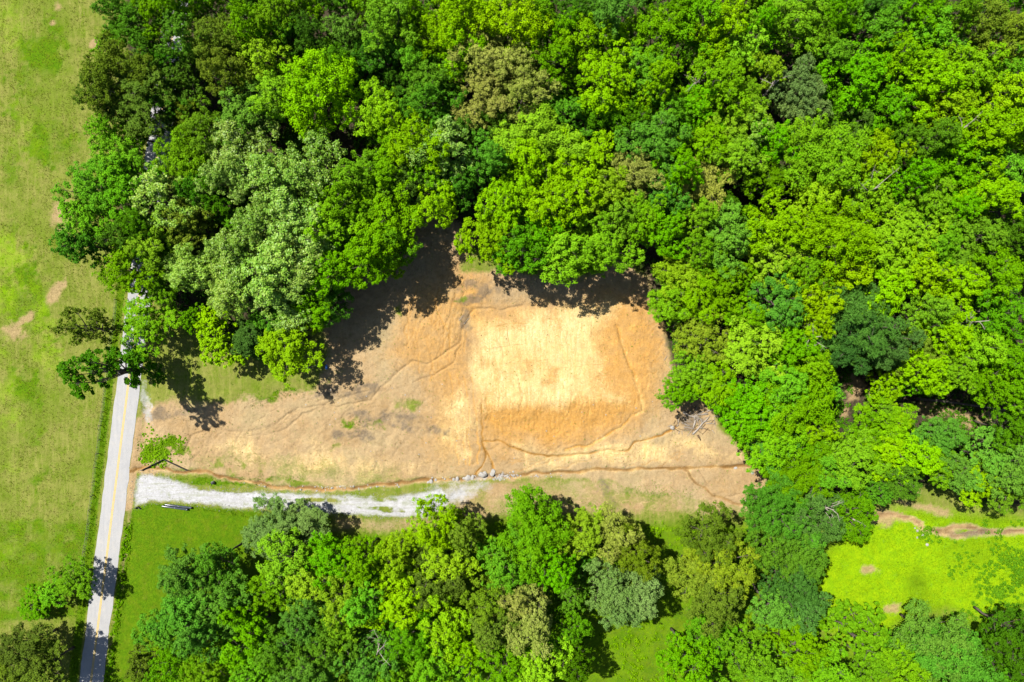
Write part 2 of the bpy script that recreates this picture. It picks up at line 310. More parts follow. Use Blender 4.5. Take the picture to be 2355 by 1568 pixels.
    for a in ((880, 960, 70, 18, 0), (960, 985, 60, 14, -.2), (840, 900, 60, 14, .2), (400, 950, 60, 18, 0), (860, 970, 10, 8, 0), (1070, 740, 14, 40, 0), (1100, 660, 70, 20, 0), (1395, 1130, 12, 34, .5), (1410, 1155, 10, 18, .4), (800, 1000, 60, 12, 0), (1080, 690, 40, 12, 0), (1590, 960, 34, 26, 0), (2240, 1224, 70, 9, 0), (1540, 800, 10, 70, .15), (800, 900, 70, 14, .1), (1550, 870, 8, 40, 0)):
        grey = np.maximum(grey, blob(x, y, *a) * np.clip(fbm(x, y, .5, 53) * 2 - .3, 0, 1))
    return dict(dirt=dirt, orange=orange, cream=cream, wet=wet, gravel=gravel, lush=lush, yel=yel, straw=straw, forest=forest, grey=grey)

# ------------------------------------------------------------------ node materials
def mat(name):
    m = bpy.data.materials.new(name); m.use_nodes = True
    nt = m.node_tree; return m, nt, nt.nodes['Principled BSDF']
class NT:
    def __init__(s, nt):
        s.nt = nt; s.pos = nt.nodes.new('ShaderNodeNewGeometry').outputs['Position']
    def n(s, t, **k):
        q = s.nt.nodes.new(t)
        for a, b in k.items(): setattr(q, a, b)
        return q
    def put(s, sock, v):
        if isinstance(v, (int, float)): sock.default_value = v
        elif isinstance(v, tuple): sock.default_value = v + (1,) if len(v) == 3 else v
        else: s.nt.links.new(v, sock)
    def math(s, op, a, b=0.0, clamp=False):
        q = s.n('ShaderNodeMath', operation=op, use_clamp=clamp); s.put(q.inputs[0], a); s.put(q.inputs[1], b); return q.outputs[0]
    def noise(s, sc_, det=3, rough=.55, stretch=None, dist=0.0, off=0):
        v = s.pos
        if stretch or off:
            mp = s.n('ShaderNodeMapping'); s.put(mp.inputs['Vector'], v)
            mp.inputs['Location'].default_value = (off, off * 1.7, 0)
            if stretch: mp.inputs['Scale'].default_value = stretch
            v = mp.outputs[0]
        q = s.n('ShaderNodeTexNoise'); s.put(q.inputs['Vector'], v); q.inputs['Scale'].default_value = sc_
        q.inputs['Detail'].default_value = det; q.inputs['Roughness'].default_value = rough; q.inputs['Distortion'].default_value = dist
        return q.outputs['Fac']
    def mix(s, f, a, b):
        q = s.n('ShaderNodeMix', data_type='RGBA'); s.put(q.inputs[0], f); s.put(q.inputs[6], a); s.put(q.inputs[7], b); return q.outputs[2]
    def mul(s, a, b):
        q = s.n('ShaderNodeMix', data_type='RGBA', blend_type='MULTIPLY'); q.inputs[0].default_value = 1; s.put(q.inputs[6], a); s.put(q.inputs[7], b); return q.outputs[2]
    def grey(s, v):
        q = s.n('ShaderNodeCombineColor'); [s.put(q.inputs[i], v) for i in range(3)]; return q.outputs[0]
    def rng(s, v, a, b, c=0.0, d=1.0):
        q = s.n('ShaderNodeMapRange'); s.put(q.inputs[0], v)
        for i, t in enumerate((a, b, c, d)): q.inputs[1 + i].default_value = t
        return q.outputs[0]
    def bump(s, hgt, st, dist, bsdf):
        q = s.n('ShaderNodeBump'); q.inputs['Strength'].default_value = st; q.inputs['Distance'].default_value = dist
        s.put(q.inputs['Height'], hgt); s.nt.links.new(q.outputs[0], bsdf.inputs['Normal'])

def terrain_material():
    m, nt, b = mat('terrain'); N = NT(nt)
    att = {}
    for nm in ('A', 'B', 'C'):
        q = N.n('ShaderNodeAttribute', attribute_name='mask' + nm); sp = N.n('ShaderNodeSeparateColor'); nt.links.new(q.outputs['Color'], sp.inputs[0])
        att[nm] = [sp.outputs[0], sp.outputs[1], sp.outputs[2], q.outputs['Alpha']]
    dirt, orange, cream, wet = att['A']; gravel, lush, yel, straw = att['B']; forest, grey = att['C'][:2]
    n_big = N.noise(.09, 4); n_mid = N.noise(.55, 4, .6, off=5); n_f = N.noise(2.6, 3, .65, off=11); n_g = N.noise(9, 2, .7, off=23)
    n_s = N.noise(1.0, 3, .6, stretch=(.35, 2.2, 1), off=31); n_v = N.noise(1.0, 3, .6, stretch=(2.0, .3, 1), off=41)
    def sharp(mk, amt=.55, k=4.0):
        t = N.math('ADD', mk, N.math('MULTIPLY', N.math('SUBTRACT', N.math('ADD', N.math('MULTIPLY', n_mid, .35), N.math('ADD', N.math('MULTIPLY', n_f, .4), N.math('MULTIPLY', n_g, .25))), .5), amt * 2.2))
        return N.math('ADD', N.math('MULTIPLY', N.math('SUBTRACT', t, .5), k), .5, clamp=True)
    n_d = N.noise(1.0, 4, .65, stretch=(1.5, .22, 1), off=51, dist=.6); n_c = N.noise(22, 2, .7, off=61)
    vor = N.n('ShaderNodeTexVoronoi', feature='DISTANCE_TO_EDGE'); N.put(vor.inputs['Vector'], N.pos); vor.inputs['Scale'].default_value = .8
    mp = N.n('ShaderNodeMapping'); N.put(mp.inputs['Vector'], N.pos); mp.inputs['Scale'].default_value = (.55, .3, 0)
    nz = N.n('ShaderNodeTexNoise'); N.put(nz.inputs['Vector'], N.pos); nz.inputs['Scale'].default_value = .5; nz.inputs['Detail'].default_value = 5; nz.inputs['Roughness'].default_value = .7
    va = N.n('ShaderNodeVectorMath', operation='MULTIPLY_ADD'); nt.links.new(nz.outputs['Color'], va.inputs[0]); va.inputs[1].default_value = (1.6, 1.6, 0); nt.links.new(mp.outputs[0], va.inputs[2])
    nt.links.new(va.outputs[0], vor.inputs['Vector']); crack = N.math('MULTIPLY', N.rng(vor.outputs['Distance'], .0, .05, 1, 0), N.rng(n_mid, .42, .62))
    # pasture
    pg = N.mix(N.rng(n_mid, .36, .64), (0.1164, 0.1246, 0.02513), (0.07286, 0.1083, 0.00702))
    pg = N.mix(N.rng(n_d, .44, .66, 0, .75), pg, (0.1518, 0.1516, 0.03843)); pg = N.mix(N.rng(n_f, .52, .72, 0, .5), pg, (0.1518, 0.1462, 0.04065)); pg = N.mix(N.rng(n_g, .54, .7, 0, .5), pg, (0.05263, 0.0812, 0.005173))
    pg = N.mix(N.rng(n_big, .48, .62, 0, .55), pg, (0.06881, 0.1083, 0.005912))
    col = pg
    lu = N.mix(N.rng(n_f, .35, .65), (0.05902, 0.116, 0.00162), (0.03427, 0.08589, 0.00135)); lu = N.mix(N.rng(n_g, .5, .7, 0, .6), lu, (0.08092, 0.1342, 0.0036))
    lu = N.mix(N.rng(n_mid, .45, .65, 0, .5), lu, (0.08075, 0.11, 0.0036)); lu = N.mix(N.rng(n_d, .5, .7, 0, .4), lu, (0.0357, 0.07744, 0.0018))
    col = N.mix(sharp(lush, .35, 3), col, lu)
    ye = N.mix(N.rng(n_mid, .35, .65), (0.1535, 0.2418, 0.00108), (0.1096, 0.2134, 0.00108)); ye = N.mix(N.rng(n_f, .5, .7, 0, .75), ye, (0.07454, 0.1679, 0.0012)); ye = N.mix(N.rng(n_g, .56, .72, 0, .5), ye, (0.1864, 0.2489, 0.006))
    col = N.mix(N.math('MULTIPLY', sharp(yel, .5, 1.5), .92), col, ye)
    # forest floor
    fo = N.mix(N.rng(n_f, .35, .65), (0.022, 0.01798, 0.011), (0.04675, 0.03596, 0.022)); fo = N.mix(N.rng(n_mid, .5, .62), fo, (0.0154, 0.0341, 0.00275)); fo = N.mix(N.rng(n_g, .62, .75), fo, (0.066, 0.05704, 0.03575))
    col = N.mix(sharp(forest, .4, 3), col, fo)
    st = N.mix(N.rng(n_f, .3, .7), (0.25, 0.1812, 0.09375), (0.1812, 0.125, 0.0625)); col = N.mix(N.math('MULTIPLY', sharp(straw, 1.0, 1.5), .85), col, st)
    # bare soil
    di = N.mix(N.rng(n_mid, .3, .7), (0.2499, 0.1764, 0.09135), (0.1916, 0.129, 0.06137)); di = N.mix(N.rng(n_big, .42, .62, 0, .5), di, (0.2984, 0.2241, 0.1313)); di = N.mix(N.rng(n_big, .5, .68, 0, .5), di, (0.1735, 0.1493, 0.07137))
    di = N.mix(N.rng(n_g, .52, .7, 0, .7), di, (0.1222, 0.08144, 0.04424)); di = N.mix(N.rng(n_g, .40, .28, 0, .65), di, (0.3609, 0.2783, 0.1856)); di = N.mix(N.rng(n_d, .56, .72, 0, .5), di, (0.1527, 0.1113, 0.06424))
    og = N.mix(N.rng(n_v, .32, .68), (0.3309, 0.1723, 0.03562), (0.2622, 0.1278, 0.02422)); og = N.mix(N.rng(n_g, .52, .72, 0, .55), og, (0.2108, 0.1016, 0.02137))
    og = N.mix(N.rng(n_f, .5, .7, 0, .55), og, (0.3668, 0.2247, 0.0684)); og = N.mix(N.rng(n_d, .58, .72, 0, .5), og, (0.2342, 0.1154, 0.0285))
    di = N.mix(N.math('MULTIPLY', sharp(orange, .5, 1.3), .85), di, og)
    cr = N.mix(N.rng(n_v, .3, .7), (0.393, 0.3119, 0.1531), (0.3375, 0.2363, 0.09477)); cr = N.mix(N.rng(n_f, .52, .7, 0, .55), cr, (0.42, 0.3544, 0.2187)); cr = N.mix(N.rng(n_d, .54, .7, 0, .6), cr, (0.318, 0.1969, 0.06197)); cr = N.mix(N.rng(n_big, .45, .6, 0, .4), cr, (0.3375, 0.2284, 0.08201))
    di = N.mix(sharp(cream, .5, 1.8), di, cr)
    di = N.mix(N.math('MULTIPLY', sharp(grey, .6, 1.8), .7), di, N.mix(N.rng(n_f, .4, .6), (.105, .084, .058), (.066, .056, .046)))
    di = N.mix(N.math('MULTIPLY', crack, .2), di, (.070, .042, .018))
    di = N.mix(N.rng(n_c, .66, .74, 0, .8), di, (.30, .26, .19))
    di = N.mul(di, N.grey(N.rng(n_mid, .3, .7, .92, 1.08))); di = N.mix(N.rng(n_c, .6, .7, 0, .25), di, (.11, .08, .045))
    col = N.mix(sharp(dirt, .6, 2.6), col, di)
    wt = N.mix(orange, (.060, .038, .022), (.105, .050, .009)); col = N.mix(N.math('MULTIPLY', sharp(wet, .4, 1.8), .8), col, wt)
    gv = N.mix(N.rng(n_f, .35, .68), (0.2758, 0.277, 0.2929), (0.2326, 0.2299, 0.2334)); gv = N.mix(N.rng(n_g, .55, .68, 0, .8), gv, (0.1135, 0.1182, 0.09763)); gv = N.mix(N.rng(n_s, .55, .7, 0, .55), gv, (0.1839, 0.1806, 0.1547)); gv = N.mix(N.rng(n_mid, .56, .68, 0, .5), gv, (0.1298, 0.1479, 0.07142))
    gv = N.mix(N.rng(N.noise(1.0, 4, .65, stretch=(.16, 1.6, 1), off=71), .5, .66, 0, .6), gv, (0.1573, 0.1662, 0.1193)); gv = N.mix(N.rng(n_c, .58, .7, 0, .6), gv, (0.1078, 0.1078, 0.09546))
    col = N.mix(sharp(gravel, .6, 2.6), col, gv)
    n_x = N.noise(1.35, 6, .82, off=83); col = N.mul(col, N.grey(N.rng(n_x, .3, .7, .82, 1.16))); n_y = N.noise(.42, 5, .7, off=91); col = N.mul(col, N.grey(N.rng(n_y, .3, .7, .9, 1.09)))
    vs = N.rng(n_g, .3, .7, .86, 1.12); col = N.mul(col, N.grey(vs))
    nt.links.new(col, b.inputs['Base Color']); b.inputs['Roughness'].default_value = .95; b.inputs['Specular IOR Level'].default_value = .04
    hh = N.math('SUBTRACT', N.math('ADD', N.math('MULTIPLY', n_f, .6), N.math('MULTIPLY', n_g, .5)), N.math('MULTIPLY', crack, .12)); hh = N.math('MULTIPLY', hh, N.math('MULTIPLY', N.rng(gravel, .3, .7, 1, .22), N.rng(dirt, .2, .7, .5, .42))); N.bump(hh, 1.0, .4, b)
    return m
M_TER = terrain_material()

def road_material():
    m, nt, b = mat('asphalt'); N = NT(nt)
    g = N.noise(14, 3, .7); s = N.noise(.8, 4, .6, off=3); lane = N.noise(1.0, 3, .6, stretch=(1.6, .12, 1), off=9)
    c = N.mix(N.rng(lane, .3, .7), (.215, .213, .212), (.185, .186, .19)); c = N.mix(N.rng(s, .5, .75, 0, .6), c, (.24, .228, .21)); c = N.mix(N.rng(g, .55, .75, 0, .6), c, (.145, .145, .145))
    ck = N.noise(1.0, 5, .75, stretch=(1.2, .5, 1), off=15, dist=1.5); c = N.mix(N.math('MULTIPLY', N.rng(N.math('ABSOLUTE', N.math('SUBTRACT', ck, .5)), 0, .012, 1, 0), .5), c, (.09, .09, .09)); c = N.mix(N.rng(N.noise(.25, 3, .6, off=19), .55, .7, 0, .4), c, (.16, .16, .165))
    nt.links.new(c, b.inputs['Base Color']); b.inputs['Roughness'].default_value = .85; b.inputs['Specular IOR Level'].default_value = .25
    N.bump(g, .4, .02, b); return m
def flat_material(name, c1, c2, scale=3.0, rough=.7, spec=.3, metal=0, bump=.3, dist=.03):
    m, nt, b = mat(name); N = NT(nt); g = N.noise(scale, 4, .65); f = N.noise(scale * 6, 2, .6, off=4)
    c = N.mix(N.rng(g, .3, .7), c1, c2); c = N.mul(c, N.grey(N.rng(f, .3, .7, .8, 1.15)))
    nt.links.new(c, b.inputs['Base Color']); b.inputs['Roughness'].default_value = rough; b.inputs['Specular IOR Level'].default_value = spec; b.inputs['Metallic'].default_value = metal
    N.bump(f, bump, dist, b); return m
def leaf_material(name, c, c2, tr=.32, var=.26, rough=.65, spec=.03):
    m, nt, b = mat(name); N = NT(nt)
    geo = N.n('ShaderNodeNewGeometry'); oi = N.n('ShaderNodeObjectInfo')
    big = N.noise(.22, 2, .5)
    col = N.mix(N.rng(geo.outputs['Random Per Island'], 0, 1), c, c2)
    col = N.mix(N.rng(big, .35, .65, 0, .5), col, c2)
    hs = N.n('ShaderNodeHueSaturation'); N.put(hs.inputs['Color'], col)
    N.put(hs.inputs['Hue'], N.rng(oi.outputs['Random'], 0, 1, .488, .513))
    r2 = N.math('FRACT', N.math('MULTIPLY', oi.outputs['Random'], 7.31)); N.put(hs.inputs['Value'], N.rng(r2, 0, 1, 1 - var, 1 + var * .8))
    r3 = N.math('FRACT', N.math('MULTIPLY', oi.outputs['Random'], 13.7)); N.put(hs.inputs['Saturation'], N.rng(r3, 0, 1, .975, 1.03))
    nt.links.new(hs.outputs[0], b.inputs['Base Color']); b.inputs['Roughness'].default_value = rough; b.inputs['Specular IOR Level'].default_value = spec
    t = N.n('ShaderNodeBsdfTranslucent'); tc = N.mul(hs.outputs[0], (1.3, 1.15, .4)); nt.links.new(tc, t.inputs['Color'])
    mx = N.n('ShaderNodeMixShader'); mx.inputs[0].default_value = tr
    nt.links.new(b.outputs[0], mx.inputs[1]); nt.links.new(t.outputs[0], mx.inputs[2])
    nt.links.new(mx.outputs[0], nt.nodes['Material Output'].inputs['Surface']); return m
LEAF = {
 'Y': leaf_material('leaf_yellow_green', (0.1711, 0.3085, 0.00128), (0.1127, 0.2451, 0.00112), .24, .16),
 'G': leaf_material('leaf_green', (0.1085, 0.2494, 0.0016), (0.06176, 0.1818, 0.00144), .24, .2),
 'D': leaf_material('leaf_dark_green', (0.05842, 0.1564, 0.004), (0.03338, 0.1031, 0.0032), .22),
 'B': leaf_material('leaf_blue_green', (0.08346, 0.2033, 0.013), (0.04815, 0.1445, 0.008), .22),
 'T': leaf_material('leaf_teal', (0.05508, 0.1311, 0.0176), (0.03005, 0.08453, 0.0104), .2),
 'O': leaf_material('leaf_olive', (0.1284, 0.1766, 0.011), (0.0749, 0.1338, 0.006), .22),
 'K': leaf_material('leaf_dark_olive', (0.08346, 0.1305, 0.01), (0.04601, 0.08774, 0.005), .22),
 'P': leaf_material('leaf_pale', (0.2128, 0.3085, 0.044), (0.07094, 0.1818, 0.0048), .22, .2, .45, .2),
 'W': leaf_material('leaf_cream', (0.2504, 0.2663, 0.056), (0.1377, 0.1818, 0.0176), .22, .15),
 'S': leaf_material('leaf_silver', (0.1252, 0.1987, 0.0464), (0.07678, 0.1395, 0.0272), .22, .15),
}
M_WEED = leaf_material('weed_leaf', (.140, .270, .003), (.080, .190, .003), .3)
M_BLADE = leaf_material('grass_blade', (.115, .160, .006), (.175, .180, .035), .3)
M_BLADE2 = leaf_material('lush_blade', (.090, .180, .0015), (.066, .142, .0015), .3)
M_BLADE3 = leaf_material('meadow_blade', (.135, .215, .0012), (.085, .165, .0012), .3)
M_BARK = flat_material('bark', (.055, .045, .035), (.09, .075, .06), 2.5, .9, .15, bump=.8)
M_DEAD = flat_material('dead_wood', (.24, .215, .185), (.16, .135, .11), 2.5, .85, .2, bump=.6)
M_DEADB = flat_material('brown_wood', (.10, .065, .033), (.07, .045, .025), 2.5, .85, .2, bump=.6)
M_ROCK = flat_material('limestone', (.25, .24, .225), (.17, .16, .145), 3, .85, .25, bump=.7, dist=.08)
M_BLACK = flat_material('black_fabric', (.012, .012, .013), (.02, .02, .022), 8, .7, .3)
M_PIPE = flat_material('black_pipe', (.016, .02, .03), (.022, .028, .04), 1, .28, .6, bump=.05)
M_POST = flat_material('weathered_wood', (.07, .058, .045), (.11, .095, .08), 6, .9, .2)
M_WIRE = flat_material('fence_wire', (.12, .11, .10), (.17, .16, .15), 6, .6, .4, .4)
M_YEL = flat_material('yellow_paint', (.36, .24, .035), (.30, .21, .04), 1.5, .7, .3)
M_BLUE = flat_material('blue_plastic', (.02, .10, .32), (.03, .12, .36), 4, .4, .5)
M_GALV = flat_material('grey_metal', (.2, .2, .2), (.16, .16, .165), 5, .5, .5, .3)

# ------------------------------------------------------------------ ground sheets
TER = {}
def add_masks(me, x, y):
    k = masks(x, y); n = len(x); z = np.zeros(n)
    for nm, ch in (('A', ('dirt', 'orange', 'cream', 'wet')), ('B', ('gravel', 'lush', 'yel', 'straw')), ('C', ('forest', 'grey', None, None))):
        a = me.attributes.new('mask' + nm, 'FLOAT_COLOR', 'POINT')
        arr = np.stack([k[c] if c else z for c in ch], 1).astype(np.float32); a.data.foreach_set('color', arr.ravel())
def grid(xs, ys):
    X, Y = np.meshgrid(xs, ys); return X.ravel(), Y.ravel(), len(xs), len(ys)
def quads(nx, ny):
    i = np.arange((nx - 1) * (ny - 1)); r = i // (nx - 1); c = i % (nx - 1); a = r * nx + c
    return np.stack([a, a + 1, a + nx + 1, a + nx], 1)
def submesh(name, v, f, sel, kind='structure'):
    ff = f[sel]; used, inv = np.unique(ff.ravel(), return_inverse=True)
    me = mesh_from(name, v[used], inv.reshape(ff.shape), True); add_masks(me, v[used, 0], v[used, 1])
    o = obj(name, me, M_TER); o['kind'] = kind; return o
fine_x = np.arange(-118, 118.01, .55); far = np.array([4, 10, 20, 40, 80, 160, 320, 640, 1300, 2600, 5000.])
xs = np.concatenate([(-118 - far)[::-1], fine_x, 118 + far])
fine_y = np.arange(-86, 86.01, .55); ys = np.concatenate([(-86 - far)[::-1], fine_y, 86 + far])
gx, gy, nx, ny = grid(xs, ys)
gz = height(gx, gy, False); ins = sdf(gx, gy, LOT)
gz = gz - .6 * sm((-ins - .9) / .8)
core = (np.abs(gx) < 116) & (np.abs(gy) < 85)
dep = rills(gx, gy)[0]; gz = gz - np.where(core & (ins > 0) & (pdist(gx, gy, ROAD) > 3), dep, 0)
gv = np.stack([gx, gy, gz], 1); gf = quads(nx, ny); cx = gx[gf].mean(1); cy = gy[gf].mean(1)
isP = inside(cx, cy, PASTURE) & (np.abs(cx) < 400) & (np.abs(cy) < 400) & ~inside(cx, cy, FOREST1)
isM = inside(cx, cy, MEADOW); isL = inside(cx, cy, LAWN)
submesh('ground', gv, gf, ~(isP | isM | isL)); submesh('pasture', gv, gf, isP); submesh('meadow', gv, gf, isM & ~isP); submesh('lawn', gv, gf, isL & ~isP & ~isM)
lx = np.arange(LOT[:, 0].min() - .5, LOT[:, 0].max() + .5, .2); ly = np.arange(LOT[:, 1].min() - .5, LOT[:, 1].max() + .5, .2)
gx, gy, nx, ny = grid(lx, ly); gz = height(gx, gy) + .03 - .03 * sm((sdf(gx, gy, LOT) + .6) / .6); lv = np.stack([gx, gy, gz], 1); lf = quads(nx, ny)
cx = gx[lf].mean(1); cy = gy[lf].mean(1); inl = inside(cx, cy, LOT)
onr = pdist(cx, cy, ROAD) > 2.35
drv = (sdf(cx, cy, DRIVE) + (fbm(cx, cy, .8, 41) - .5) * .9) < -.15
submesh('dirt_lot', lv, lf, inl & onr & ~drv); submesh('driveway', lv, lf, inl & onr & drv)

# road: a crowned strip with ragged edges, a painted double line
def strip(name, off0, off1, z, m, step=1.0, rag=.0, a=-900, b_=2500, parent=None):
    n = int((b_ - a) / 11.264 / step); V = []; d = (ROAD[1] - ROAD[0]); d /= np.hypot(*d); nrm = np.array([-d[1], d[0]])
    if nrm[0] < 0: nrm = -nrm
    t = np.linspace(0, 1, n + 1); P0 = np.array(U(road_c(a), a)); P1 = np.array(U(road_c(b_), b_)); C = P0[None] * (1 - t[:, None]) + P1[None] * t[:, None]
    us = np.linspace(off0, off1, 7 if rag else 2)
    for i in range(n + 1):
        for j, u in enumerate(us):
            uu = u
            if rag and j in (0, len(us) - 1):
                uu = u + (float(fbm(np.array([C[i, 1]]), np.array([u * 9.]), .5, 91)[0]) - .5) * rag
            p = C[i] + nrm * uu; V.append((p[0], p[1], z - .025 * abs(uu)))
    k = len(us); F = quads(k, n + 1)
    me = mesh_from(name, V, F[:, ::-1], True); return obj(name, me, m, parent)
M_ROAD = road_material()
rd = strip('road', -2.42, 2.42, .09, M_ROAD, 1.0, .5); rd['kind'] = 'structure'
for i, o_ in enumerate((-.19, .05)):
    q = strip('road_marking', o_ , o_ + .14, .096, M_YEL, 4.0); q['kind'] = 'structure'

# ------------------------------------------------------------------ trees
def leaf_quads(c, nrm, size, rg, asp=.62):
    n = len(c); r = rg.normal(size=(n, 3)); a = np.cross(nrm, r); a /= np.linalg.norm(a, axis=1, keepdims=True) + 1e-9
    b = np.cross(nrm, a); s = size[:, None]
    v = np.stack([c - a * s, c - b * s * asp, c + a * s, c + b * s * asp], 1).reshape(-1, 3)
    return v, np.arange(n * 4).reshape(-1, 4)
def unit(v): return v / (np.linalg.norm(v, axis=-1, keepdims=True) + 1e-9)

def crown_variant(seed, R=5.2, h=22.0, base=.16, nb=13, ncl=32, nl=30, leaf=.23, kind='round', bough=.42, gap=0.0):
    """a crown of boughs > clumps > leaves; returns leaf mesh and branch mesh"""
    rg = np.random.default_rng(seed); zc = h * (1 + base) / 2; hz_ = h * (1 - base) / 2
    B = []
    for k in range(nb):
        for _ in range(40):
            d = unit(rg.normal(size=3)); d[2] = d[2] * .9 + .18
            rad = rg.uniform(.45, .95)
            if kind == 'cone': zz = rg.uniform(-.9, .95); an = rg.uniform(0, 6.283); rr = (1 - zz) / 2 * .78 * rg.uniform(.5, 1); p = np.array([math.cos(an) * rr, math.sin(an) * rr, zz * .8])
            elif kind == 'tall': zz = rg.uniform(-.95, .85); an = rg.uniform(0, 6.283); rr = rg.uniform(.2, .75) * (1 - .5 * max(0, zz)); p = np.array([math.cos(an) * rr, math.sin(an) * rr, zz])
            else: p = d * rad * np.array([1, 1, .72])
            if all(np.linalg.norm(p - q[0]) > .40 for q in B) or _ == 39: break
        if p[2] < -.75 and kind == 'round': p[2] *= .6
        B.append((p, rg.uniform(.55, 1.2) * bough))
    if kind == 'round': B.append((np.array([0, 0, .5]), bough * 1.05))
    LV = []; LF = []; nv = 0; tk = MB(); br = MB()
    lean = rg.normal(size=2) * .25
    def W(p): return np.array([p[0] * R, p[1] * R, zc + p[2] * hz_])
    top = W((lean[0] * .2, lean[1] * .2, .35)); fork = np.array([lean[0], lean[1], h * base * .95])
    tk.tube([(0, 0, -.6), (lean[0] * .4, lean[1] * .4, h * base * .5), fork, (fork + top) / 2 + rg.normal(size=3) * .2, top], [.38, .29, .24, .15, .05], 7)
    for p, br_r in B:
        c = W(p); rb = br_r * R; sq = .8 if kind != 'cone' else .5
        t = rg.uniform(.05, .75); st = fork * (1 - t) + top * t; st[2] = min(st[2], c[2] - .6)
        mid = st * .45 + c * .55 + rg.normal(size=3) * .35; mid[2] -= .3
        br.tube([st, mid, c, c + (c - mid) * .35], [.13, .085, .045, .02], 5, False)
        n = max(6, int(ncl * (br_r / bough) ** 2))
        d = unit(rg.normal(size=(n, 3)) + np.array([p[0] * .5, p[1] * .5, .5])); rr = rg.uniform(.5, 1.2, (n, 1))
        cc = c + d * rb * rr * np.array([1, 1, sq])
        for i in range(min(5, n)): br.tube([c, (c + cc[i]) / 2 + rg.normal(size=3) * .1, cc[i]], [.04, .025, .01], 4, False)
        cr = rg.uniform(.5, .95, n) * R * .15
        for i in range(n):
            if gap and rg.random() < gap: continue
            m = max(5, int(nl * rg.uniform(.7, 1.3)))
            e = unit(rg.normal(size=(m, 3)) + d[i] * .55 + np.array([0, 0, .35])); q = cc[i] + e * cr[i] * rg.uniform(.45, 1.05, (m, 1)) * np.array([1, 1, .75])
            if kind in ('feather', 'cone'):
                nn = unit(e * .5 + rg.normal(size=(m, 3)) * .7 + np.array([0, 0, .4])); sz = rg.uniform(.7, 1.4, m) * leaf; v, f = leaf_quads(q, nn, sz, rg, .3)
            else:
                nn = unit(e * .75 + rg.normal(size=(m, 3)) * .42 + np.array([0, 0, .45])); sz = rg.uniform(.65, 1.3, m) * leaf; v, f = leaf_quads(q, nn, sz, rg)
            LV.append(v); LF.append(f + nv); nv += len(v)
    me = mesh_from('crown_leaves_%d' % seed, np.concatenate(LV), np.concatenate(LF)); me.materials.append(LEAF['G'])
    bm_ = tk.mesh('trunk_%d' % seed); bm_.materials.append(M_BARK); lm_ = br.mesh('limbs_%d' % seed); lm_.materials.append(M_BARK)
    return me, (bm_, lm_), R, h
VAR = {
 'broad': [crown_variant(s, nb=n, ncl=c, nl=l, leaf=lf, bough=b, gap=.2) for s, n, c, l, lf, b in ((1, 14, 36, 44, .165, .42), (2, 11, 44, 44, .17, .48), (3, 17, 30, 44, .16, .38), (4, 13, 38, 42, .17, .44), (5, 15, 34, 44, .155, .40), (6, 19, 28, 42, .16, .36))],
 'big': [crown_variant(s, R=7.4, h=25, nb=n, ncl=c, nl=l, leaf=.18, bough=.36, gap=.18) for s, n, c, l in ((11, 20, 46, 44), (12, 24, 40, 44), (13, 18, 52, 44))],
 'oak': [crown_variant(s, nb=n, ncl=c, nl=l, leaf=.15, bough=b, gap=.2) for s, n, c, l, b in ((21, 17, 38, 40, .36), (22, 14, 44, 40, .4), (23, 20, 34, 40, .34))],
 'feather': [crown_variant(s, nb=15, ncl=36, nl=46, leaf=.21, kind='feather', bough=.42) for s in (31, 32)],
 'cone': [crown_variant(s, R=4.4, h=20, base=.12, nb=30, ncl=26, nl=28, leaf=.26, kind='cone', bough=.3) for s in (41, 42)],
 'tall': [crown_variant(51, R=3.6, h=29, base=.1, nb=20, ncl=24, nl=30, leaf=.19, kind='tall', bough=.38, gap=.1), crown_variant(52, R=4.2, h=20, base=.28, nb=16, ncl=30, nl=24, leaf=.18, kind='tall', bough=.42, gap=.18), crown_variant(53, R=4.2, h=20, base=.3, nb=16, ncl=30, nl=26, leaf=.18, kind='tall', bough=.42, gap=.15)],
 'small': [crown_variant(s, R=3.0, h=10, base=.18, nb=10, ncl=26, nl=34, leaf=.15, bough=.5) for s in (61, 62, 63)],
}
LOOK = {'Y': 'bright yellow-green', 'G': 'fresh mid-green', 'D': 'dark green', 'B': 'bluish-green', 'T': 'dark teal-green', 'O': 'olive-green', 'K': 'dark olive-brown', 'P': 'pale speckled green', 'W': 'cream-olive', 'S': 'silvery grey-green'}
e_meta = []; TREES = []   # (x, y, R)
def zone(x, y):
    px = 1177 + x / H * FPX; py = 784 - y / H * FPX
    if py > 1190 and px < 1890: return 'in the driveway grove' if px > 270 else 'by the pasture road'
    if px > 1840 and py > 1150: return 'by the bright meadow'
    if abs(float(sdf(np.array([x]), np.array([y]), DIRT)[0])) < 9: return 'at the dirt clearing edge'
    if px < 360: return 'by the pasture'
    if px < 640: return 'in the roadside wood'
    if px > 1650 and py > 640: return 'in the wood near the meadow'
    return 'in the deep wood'
